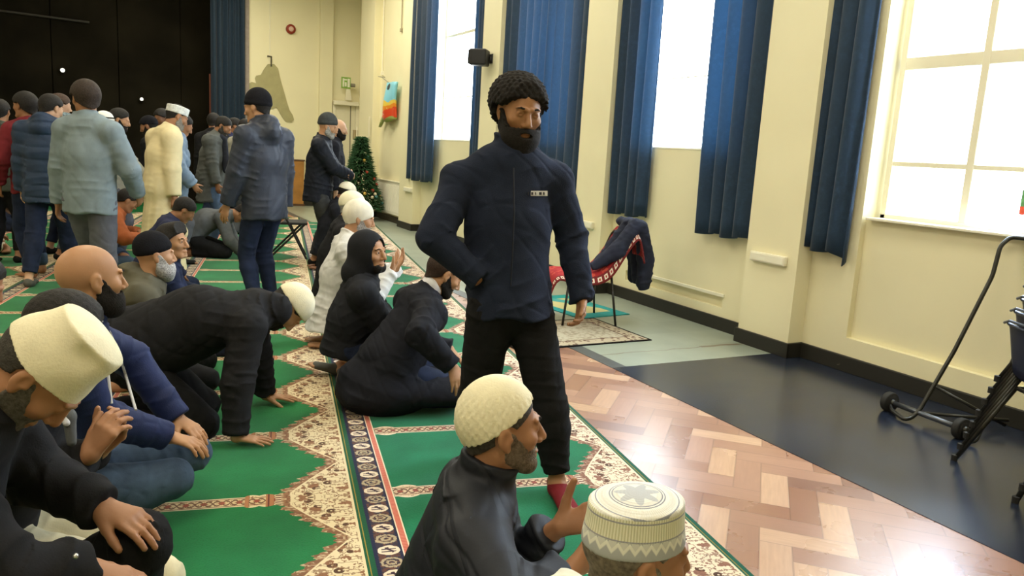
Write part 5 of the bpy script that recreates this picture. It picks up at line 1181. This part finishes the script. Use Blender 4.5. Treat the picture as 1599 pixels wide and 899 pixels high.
seat(198, 268, 8.0, FQ+.3, 'seated person in rust top and blue jeans seen between the standing legs', S_BROWN, M_rust, M_jeans, kneel=False, lean=.3, lean2=.5, head=(0, -.6, 0), seed=52, wr={'L': (-.15, .45, .40), 'R': (.22, .42, .38)})
seat(288, 352, 6.9, FQ+.2, 'seated person in navy hidden behind the cream thobe hem', S_BROWN, cloth('deep_navy', (.02, .024, .06)), M_djeans, kneel=True, lean=.35, lean2=.5, head=(0, -.7, 0), seed=53, h=1.6)
seat(-22, 350, 8.6, FQ+.3, 'seated person in white at the very left edge of the carpet', S_BROWN, M_white, M_white, seed=54, kneel=False)
seat(-30, 505, 3.3, FQ, 'dark-haired person sitting low at the left edge behind the tall white cap', S_BROWN, M_black, M_blacktr, seed=55, hairt=.016, h=1.62, lean=.4, lean2=.6, head=(0, -.5, 0), vox=.008)
seat(20, 300, 10.5, FQ, 'seated person in brown far back at left between the standing legs', S_BROWN, cloth('brown_top', (.09, .05, .03)), M_djeans, seed=56)
seat(140, 318, 10.4, FQ, 'seated person in olive far back behind the sweatshirt legs', S_BROWN, M_olive, M_pale, seed=57)
# ================================================================ FURNITURE
M_tube = pm('dark_steel_tube', (.03, .03, .026), .35, .5, .3, 20, .1, 120, metal=.6); M_rub = pm('black_rubber', (.02, .02, .02), .7); M_shell = pm('navy_plastic_seat', (.016, .022, .055), .38, .5, .1, 20, .25, 300)
# draped chair ------------------------------------------------------------------
def drape_mat():
    m, nt, b = newmat('red_cream_prayer_mat', .85, .2); x, y, z, oc = objcoord(nt); e = x
    tt = nt.nodes.new('ShaderNodeTexCoord'); sp = nt.nodes.new('ShaderNodeSeparateXYZ'); nt.links.new(tt.outputs['UV'], sp.inputs[0]); u, v = X(nt, sp.outputs[0]), X(nt, sp.outputs[1])
    c = mix(nt, noise(nt, oc, 16, 3).gt(.55), (.30, .018, .022), (.42, .06, .04)); edge = (u-.5).abs().gt(.36)
    ce = mix(nt, ((v*24).frac()-.5).abs().lt(.30)*((u-.5).abs()-.43).abs().lt(.040), (.16, .02, .02), (.66, .60, .48)); ce = mix(nt, ((v*24).frac()-.5).abs().lt(.12)*((u-.5).abs()-.43).abs().lt(.02), ce, (.30, .03, .03))
    ce = mix(nt, (u-.5).abs().lt(.375), ce, (.12, .02, .02)); c = mix(nt, edge, c, ce); c = mix(nt, (v-.62).abs().lt(.10)*((u-.5).abs()-.18).abs().lt(.06), c, (.55, .45, .20))
    nt.links.new(c, b.inputs['Base Color']); bump(nt, b, noise(nt, oc, 120, 2), .4, .003); return m
M_drape = drape_mat()
def strip(name, rows, m, parent, t=.012, smooth=True, sub=1):
    """cloth lofted through rows of points, with thickness and UVs"""
    me = bpy.data.meshes.new(name); n = len(rows[0]); vs = [tuple(p) for r in rows for p in r]; fs = [(i*n+j, i*n+j+1, (i+1)*n+j+1, (i+1)*n+j) for i in range(len(rows)-1) for j in range(n-1)]
    me.from_pydata(vs, [], fs); uv = me.uv_layers.new(name='UVMap')
    for p in me.polygons:
        for li in p.loop_indices: vi = me.loops[li].vertex_index; uv.data[li].uv = ((vi % n)/(n-1), (vi//n)/(len(rows)-1))
    o = link(name, me, m, parent, smooth)
    if sub: sb = o.modifiers.new('s', 'SUBSURF'); sb.levels = sub; sb.render_levels = sub
    sd = o.modifiers.new('t', 'SOLIDIFY'); sd.thickness = t; sd.offset = 0; return o
def chair_frame(t, m=M_tube, w=.22, zs=.44, legs_out=.05):
    for sx in (-1, 1):
        for sy in (-1, 1):
            bm = B(); tube(bm, [(sx*(w+legs_out), sy*(.20+legs_out*.9), .0), (sx*w, sy*.19, zs-.01)], .0105); obj('leg', bm, m, t, True)
fc = 1.95                                     # chair faces left in the picture
cx0, cy0 = 3.86, 5.85
t = empty('prayer_chair', (3.72, 5.80, 0), 'metal chair draped in a red and cream patterned mat', 'chair', rz=1.35)
chair_frame(t)
bm = B(); tube(bm, rounded([(-.2, -.19, .43), (-.2, .19, .43), (.2, .19, .43), (.2, -.19, .43), (-.2, -.19, .43)], .03), .010); obj('seat_frame', bm, M_tube, t)
bm = B(); tube(bm, rounded([(-.2, -.19, .43), (-.2, -.34, .80), (.2, -.34, .80), (.2, -.19, .43)], .08), .010); obj('back_frame', bm, M_tube, t)
prof = [(.36, .27), (.35, .36), (.31, .435), (.22, .455), (.08, .440), (-.06, .445), (-.16, .50), (-.24, .60), (-.31, .72), (-.36, .82), (-.40, .85), (-.44, .79), (-.455, .69), (-.46, .62)]
rows = []
for i, (yy, zz) in enumerate(prof):
    rows.append([(x_*.27, yy+.012*math.sin(i*1.7+x_*5), zz-.035*max(0, abs(x_)-.78)/.22*(2.2 if i > 2 else .5)+.008*math.sin(x_*7+i)) for x_ in [-1, -.88, -.7, -.45, -.2, 0, .2, .45, .7, .88, 1]])
strip('patterned_mat', rows, M_drape, t, .016)
# coat over the chair back
ct = empty('coat', (3.72, 5.80, 0), 'dark navy and charcoal coat hung over the back of the draped chair', 'coat', rz=1.35)
f = Field(); R_ = rotm(1.35); o_ = V3(3.72, 5.80, 0); g_ = lambda *p: o_+R_@V3(*p)
for a, b_, ra, rb in [((-.17, -.40, .885), (.17, -.40, .885), .045, .045), ((-.17, -.40, .88), (-.20, -.24, .66), .06, .075), ((-.20, -.24, .66), (-.16, -.06, .52), .075, .045), ((0, -.40, .88), (.0, -.25, .66), .06, .05), ((.0, -.25, .66), (-.03, -.12, .535), .05, .04),
                      ((-.15, -.46, .87), (-.14, -.53, .58), .06, .075), ((-.14, -.53, .58), (-.12, -.54, .36), .075, .06), ((.13, -.47, .86), (.12, -.55, .58), .06, .08), ((.12, -.55, .58), (.13, -.55, .37), .08, .055), ((0, -.47, .86), (0, -.54, .40), .06, .07), ((.2, -.46, .86), (.25, -.56, .62), .05, .05)]:
    f.cone(g_(*a), g_(*b_), ra, rb, .03)
lo, hi = f.bounds(); fd_ = folds([(g_(0, -.4, .9), g_(0, -.53, .4)), (g_(-.18, -.38, .88), g_(-.16, -.08, .52))], .010, 61, 0, .07); v_, q_ = surface(lambda P, mg=None: f.eval(P, mg)-fd_(P), lo-.01, hi+.01, .009)
vl = (v_-o_)@R_; tomesh('coat_body', vl, q_, cloth('navy_charcoal_coat', (.020, .024, .045), .8, .3, 6), ct, 1)
bm = B(); tube(bm, [(.135, -.60, .46), (.135, -.605, .36)], [.014, .004], 8); obj('white_label', bm, M_collar, ct)
# little rug under it and teal mat
def small_rug_mat():
    m, nt, b = newmat('beige_patterned_rug', .95, .1); x, y, z, oc = objcoord(nt)
    ed = (x.abs()*-1+.62).min((y.abs()*-1+.42)); n = noise(nt, oc, 26, 3); v = voronoi(nt, oc, 22.)
    c = mix(nt, n.gt(.54), (.40, .36, .27), (.28, .24, .17)); cb = mix(nt, v.lt(.33), (.40, .34, .24), (.10, .05, .035)); c = mix(nt, ed.lt(.14), c, cb); c = mix(nt, (ed-.145).abs().lt(.008), c, (.12, .07, .05)); c = mix(nt, ed.lt(.022), c, (.012, .010, .010)); nt.links.new(c, b.inputs['Base Color']); return m
bm = B(); box(bm, -.62, .62, -.42, .42, 0, .008); o = obj('small_rug', bm, small_rug_mat()); o.location = (3.27, 5.37, .0035); o.rotation_euler = (0, 0, 0.02); tag(o, 'small beige patterned rug with black edge under the draped chair', 'rug')
m_, nt, b = newmat('teal_plastic_mat', .6, .3); x, y, z, oc = objcoord(nt); c = mix(nt, (x.abs().lt(.20))*(y.abs().lt(.34)), (.0, .27, .27), (.50, .45, .20)); c = mix(nt, ((x*9+y*5).sin()).gt(.75)*(x.abs().lt(.2)), c, (.05, .32, .30)); nt.links.new(c, b.inputs['Base Color'])
bm = B(); box(bm, -.30, .30, -.50, .50, 0, .006); o = obj('teal_mat', bm, m_); o.location = (3.98, 6.35, .0035); o.rotation_euler = (0, 0, .12); tag(o, 'teal and yellow prayer mat lying beyond the draped chair', 'mat')
# chair trolley ------------------------------------------------------------------
t = empty('chair_trolley', (4.25, 2.70, 0), 'black steel two-wheeled chair trolley with tall bent handle', 'trolley')
base = V3(4.25, 2.70, 0)
wl, wr_ = V3(4.04, 2.93, .085), V3(4.00, 2.42, .085)
wl = Wz(1389, 627, .062); wr_ = Wz(1501, 669, .062)
ax = nrm(wr_-wl)
for wname, wc, sg in (('wheel', wl, 1), ('wheel', wr_, -1)):
    bm = B(); lathe(bm, [(.018, -.024), (.042, -.024), (.046, -.018), (.058, -.021), (.062, -.012), (.062, .012), (.058, .021), (.046, .018), (.042, .024), (.018, .024)], (0, 0, 0), 'Y', 28)
    o = obj(wname, bm, M_rub, t, True); th_ = math.atan2(ax[1], ax[0])-PI/2; o.location = tuple(wc-base); o.rotation_euler = (0, 0, th_)
    bm = B(); lathe(bm, [(.022, -.034), (.022, .034), (.008, .045)], (0, 0, 0), 'Y', 16); h_ = obj('wheel_hub', bm, M_tube, o, True)
bm = B(); tube(bm, [tuple(wl-base), tuple(wr_-base)], .016, 14); obj('axle', bm, pm('axle_steel', (.10, .11, .13), .3, .5, metal=.7), t, True)
def T3(*p): return [tuple(V3(*q)-base) for q in p]
DW = (W(0, 0, 1)-CC)@CF
hp = [Wz(1392, 640, .03), Wz(1412, 655, .02), Wz(1424, 652, .03)]; D1 = (hp[2]-CC)@CF
up1 = [W(1436, 640, D1), W(1490, 548, D1+.0), W(1550, 430, D1-.02), W(1562, 384, D1-.02), W(1578, 370, D1-.02), W(1650, 378, D1-.22)]
bm = B(); tube(bm, rounded([tuple(p-base) for p in [wl]+hp+up1], .03), .0125, 12); obj('handle_frame', bm, M_tube, t, True)
D2 = (wr_-CC)@CF
bm = B(); tube(bm, rounded([tuple(wr_-base), tuple(Wz(1512, 690, .02)-base), tuple(Wz(1524, 688, .03)-base), tuple(W(1545, 640, D2)-base), tuple(W(1650, 420, D2+.0)-base), tuple(W(1650, 378, D1-.22)-base)], .03), .0125, 12); obj('handle_frame', bm, M_tube, t, True)
bm = B(); tube(bm, [tuple(W(1458, 602, D1+.05)-base), tuple(W(1570, 664, D1-.05)-base)], .010); tube(bm, [tuple(W(1445, 645, D1+.02)-base), tuple(W(1575, 656, D1-.1)-base)], .010); obj('lower_brace', bm, M_tube, t, True)
# stacked plastic chairs at the right edge ------------------------------------------
def stack_chair(lab, first):
    t = empty('stacking_chair', (0, 0, 0), lab, 'chair', group=None)
    rows = []
    prof = [(.24, .43), (.20, .455), (.08, .44), (-.08, .435), (-.17, .45), (-.205, .52), (-.235, .64), (-.26, .735), (-.275, .76), (-.29, .745)]
    for i, (yy, zz) in enumerate(prof):
        w_ = .21 if i < 6 else .21-.006*(i-5); rows.append([(x_*w_, yy+(.02*x_*x_ if i > 4 else 0), zz-(.02*x_*x_ if i < 5 else 0)*(-1)) for x_ in (-1, -.85, -.5, 0, .5, .85, 1)])
    strip('seat_shell', rows, M_shell, t, .008)
    bm = B(); tube(bm, [(-.205, -.268, .750), (-.15, -.280, .770), (.15, -.280, .770), (.205, -.268, .750)], .007, 8); obj('back_rim', bm, pm('seat_rim_light', (.08, .10, .15), .3), t, True)
    for sx in (-1, 1):
        for sy in (-1, 1):
            bm = B(); fy_ = .24 if sy > 0 else -.38; tube(bm, [(sx*.25, fy_, 0), (sx*.19, sy*.16, .43)], .0125, 8); l_ = obj('leg', bm, M_tube, t, True)
            bm = B(); lathe(bm, [(.016, 0), (.016, .03)], (sx*.25, fy_, 0), 'Z', 10); obj('foot_cap', bm, M_rub, l_)
    bm = B(); tube(bm, rounded([(-.19, -.16, .42), (-.19, .16, .42), (.19, .16, .42), (.19, -.16, .42), (-.19, -.16, .42)], .03), .010, 8); obj('seat_frame', bm, M_tube, t)
    return t
proto = stack_chair('', True)
NST = 8
ords = ['lowest', 'second from the floor', 'third from the floor', 'fourth from the floor', 'fifth from the floor', 'sixth from the floor', 'seventh from the floor', 'topmost']
SX, SY, SF = 4.10, 1.955, -2.04
for i in range(NST):
    if i == 0: c_ = proto
    else:
        c_ = proto.copy(); COL.objects.link(c_)
        for ch in list(proto.children):
            d_ = ch.copy(); COL.objects.link(d_); d_.parent = c_
            for g2 in ch.children: e_ = g2.copy(); COL.objects.link(e_); e_.parent = d_
    dx = .022*i; c_.location = (SX-math.sin(SF)*dx*1.0, SY+math.cos(SF)*dx*1.0, .0035+.062*i); c_.rotation_euler = (0, 0, SF)
    c_['label'] = 'navy plastic chair in the stack at the right edge, %s' % ords[i]; c_['category'] = 'chair'; c_['group'] = 'stacked navy chairs'
# folding chair with a light blue top, behind the grey beanie
t = empty('folding_chair', (1.95, 9.75, 0), 'black folding chair with a light blue garment over it behind the grey beanie', 'chair', rz=FQ)
for sx in (-1, 1):
    bm = B(); tube(bm, [(sx*.2, .22, 0), (sx*.2, -.20, .85)], .013); obj('leg', bm, M_rub, t); bm = B(); tube(bm, [(sx*.18, -.24, 0), (sx*.18, .2, .45)], .013); obj('leg', bm, M_rub, t)
bm = B(); box(bm, -.2, .2, -.18, .22, .43, .46); obj('seat', bm, M_rub, t, bevel=.01)
bm = B(); box(bm, -.2, .2, -.22, -.19, .6, .85); obj('backrest', bm, M_rub, t, bevel=.01)
rows = [[(x_*.25, yy+.02*math.sin(4*x_+i), zz) for x_ in (-1, -.5, 0, .5, 1)] for i, (yy, zz) in enumerate([(-.12, .50), (-.15, .62), (-.17, .80), (-.20, .89), (-.24, .85), (-.27, .65), (-.28, .45)])]
g0 = empty('blue_garment', (1.95, 9.75, 0), 'light blue garment hung over the black folding chair', 'garment', rz=FQ); strip('garment_cloth', rows, cloth('light_blue_cloth', (.22, .30, .42)), g0, .02)
# decorated christmas tree in the far corner ------------------------------------------
t = empty('christmas_tree', (4.25, 14.6, 0), 'decorated green christmas tree in the far corner beside the door', 'tree')
bm = B(); rnd = random.Random(4)
for i in range(4200):
    h = rnd.random()**.9; zc = .20+h*1.35; r = (.40*(1-h)+.04)*(.35+.65*rnd.random()**.5); a = rnd.uniform(0, 6.283); cx_, cy_ = r*math.cos(a), r*math.sin(a); L = .10*rnd.uniform(.6, 1.3)
    d1 = Vector((math.cos(a), math.sin(a), rnd.uniform(-.5, .3))).normalized(); s1 = d1.cross(Vector((0, 0, 1))).normalized()*.020; p = Vector((cx_, cy_, zc)); up_ = Vector((0, 0, .018))
    v = [bm.verts.new(q) for q in (p-s1, p+s1, p+up_, p+d1*L)]; bm.faces.new((v[0], v[1], v[3])); bm.faces.new((v[1], v[2], v[3])); bm.faces.new((v[2], v[0], v[3]))
obj('foliage', bm, pm('fir_green', (.03, .085, .035), .8, .2, .4, 20), t)
bm = B(); tube(bm, [(0, 0, 0), (0, 0, 1.55)], [.03, .008]); obj('trunk', bm, pm('trunk_brown', (.08, .05, .03), .8), t)
bm = B(); lathe(bm, [(.14, 0), (.17, .22), (.15, .22)], (0, 0, 0)); obj('pot', bm, pm('pot_red', (.2, .03, .03), .6), t)
for i in range(46):
    h = rnd.random(); a = rnd.uniform(0, 6.283); r = .40*(1-h)+.04; bm = B(); bmesh.ops.create_uvsphere(bm, u_segments=10, v_segments=7, radius=.034); o = obj('bauble', bm, pm('bauble_'+['gold', 'red', 'cream', 'teal'][i % 4], [(.75, .50, .12), (.55, .06, .04), (.75, .68, .5), (.08, .25, .28)][i % 4], .25, .5, metal=.3), t, True); o.location = (r*math.cos(a), r*math.sin(a), .25+h*1.25)
# black strap on the carpet
bm = B(); tube(bm, [tuple(UV(u_, v_, .022)) for u_, v_ in [(-.92, 7.35), (-.80, 7.30), (-.62, 7.36), (-.45, 7.42)]], .009, 6); tag(obj('black_strap', bm, M_rub), 'thin black strap lying on the green carpet beside the thobe hem', 'strap')
# small black phone by the kneeling coat
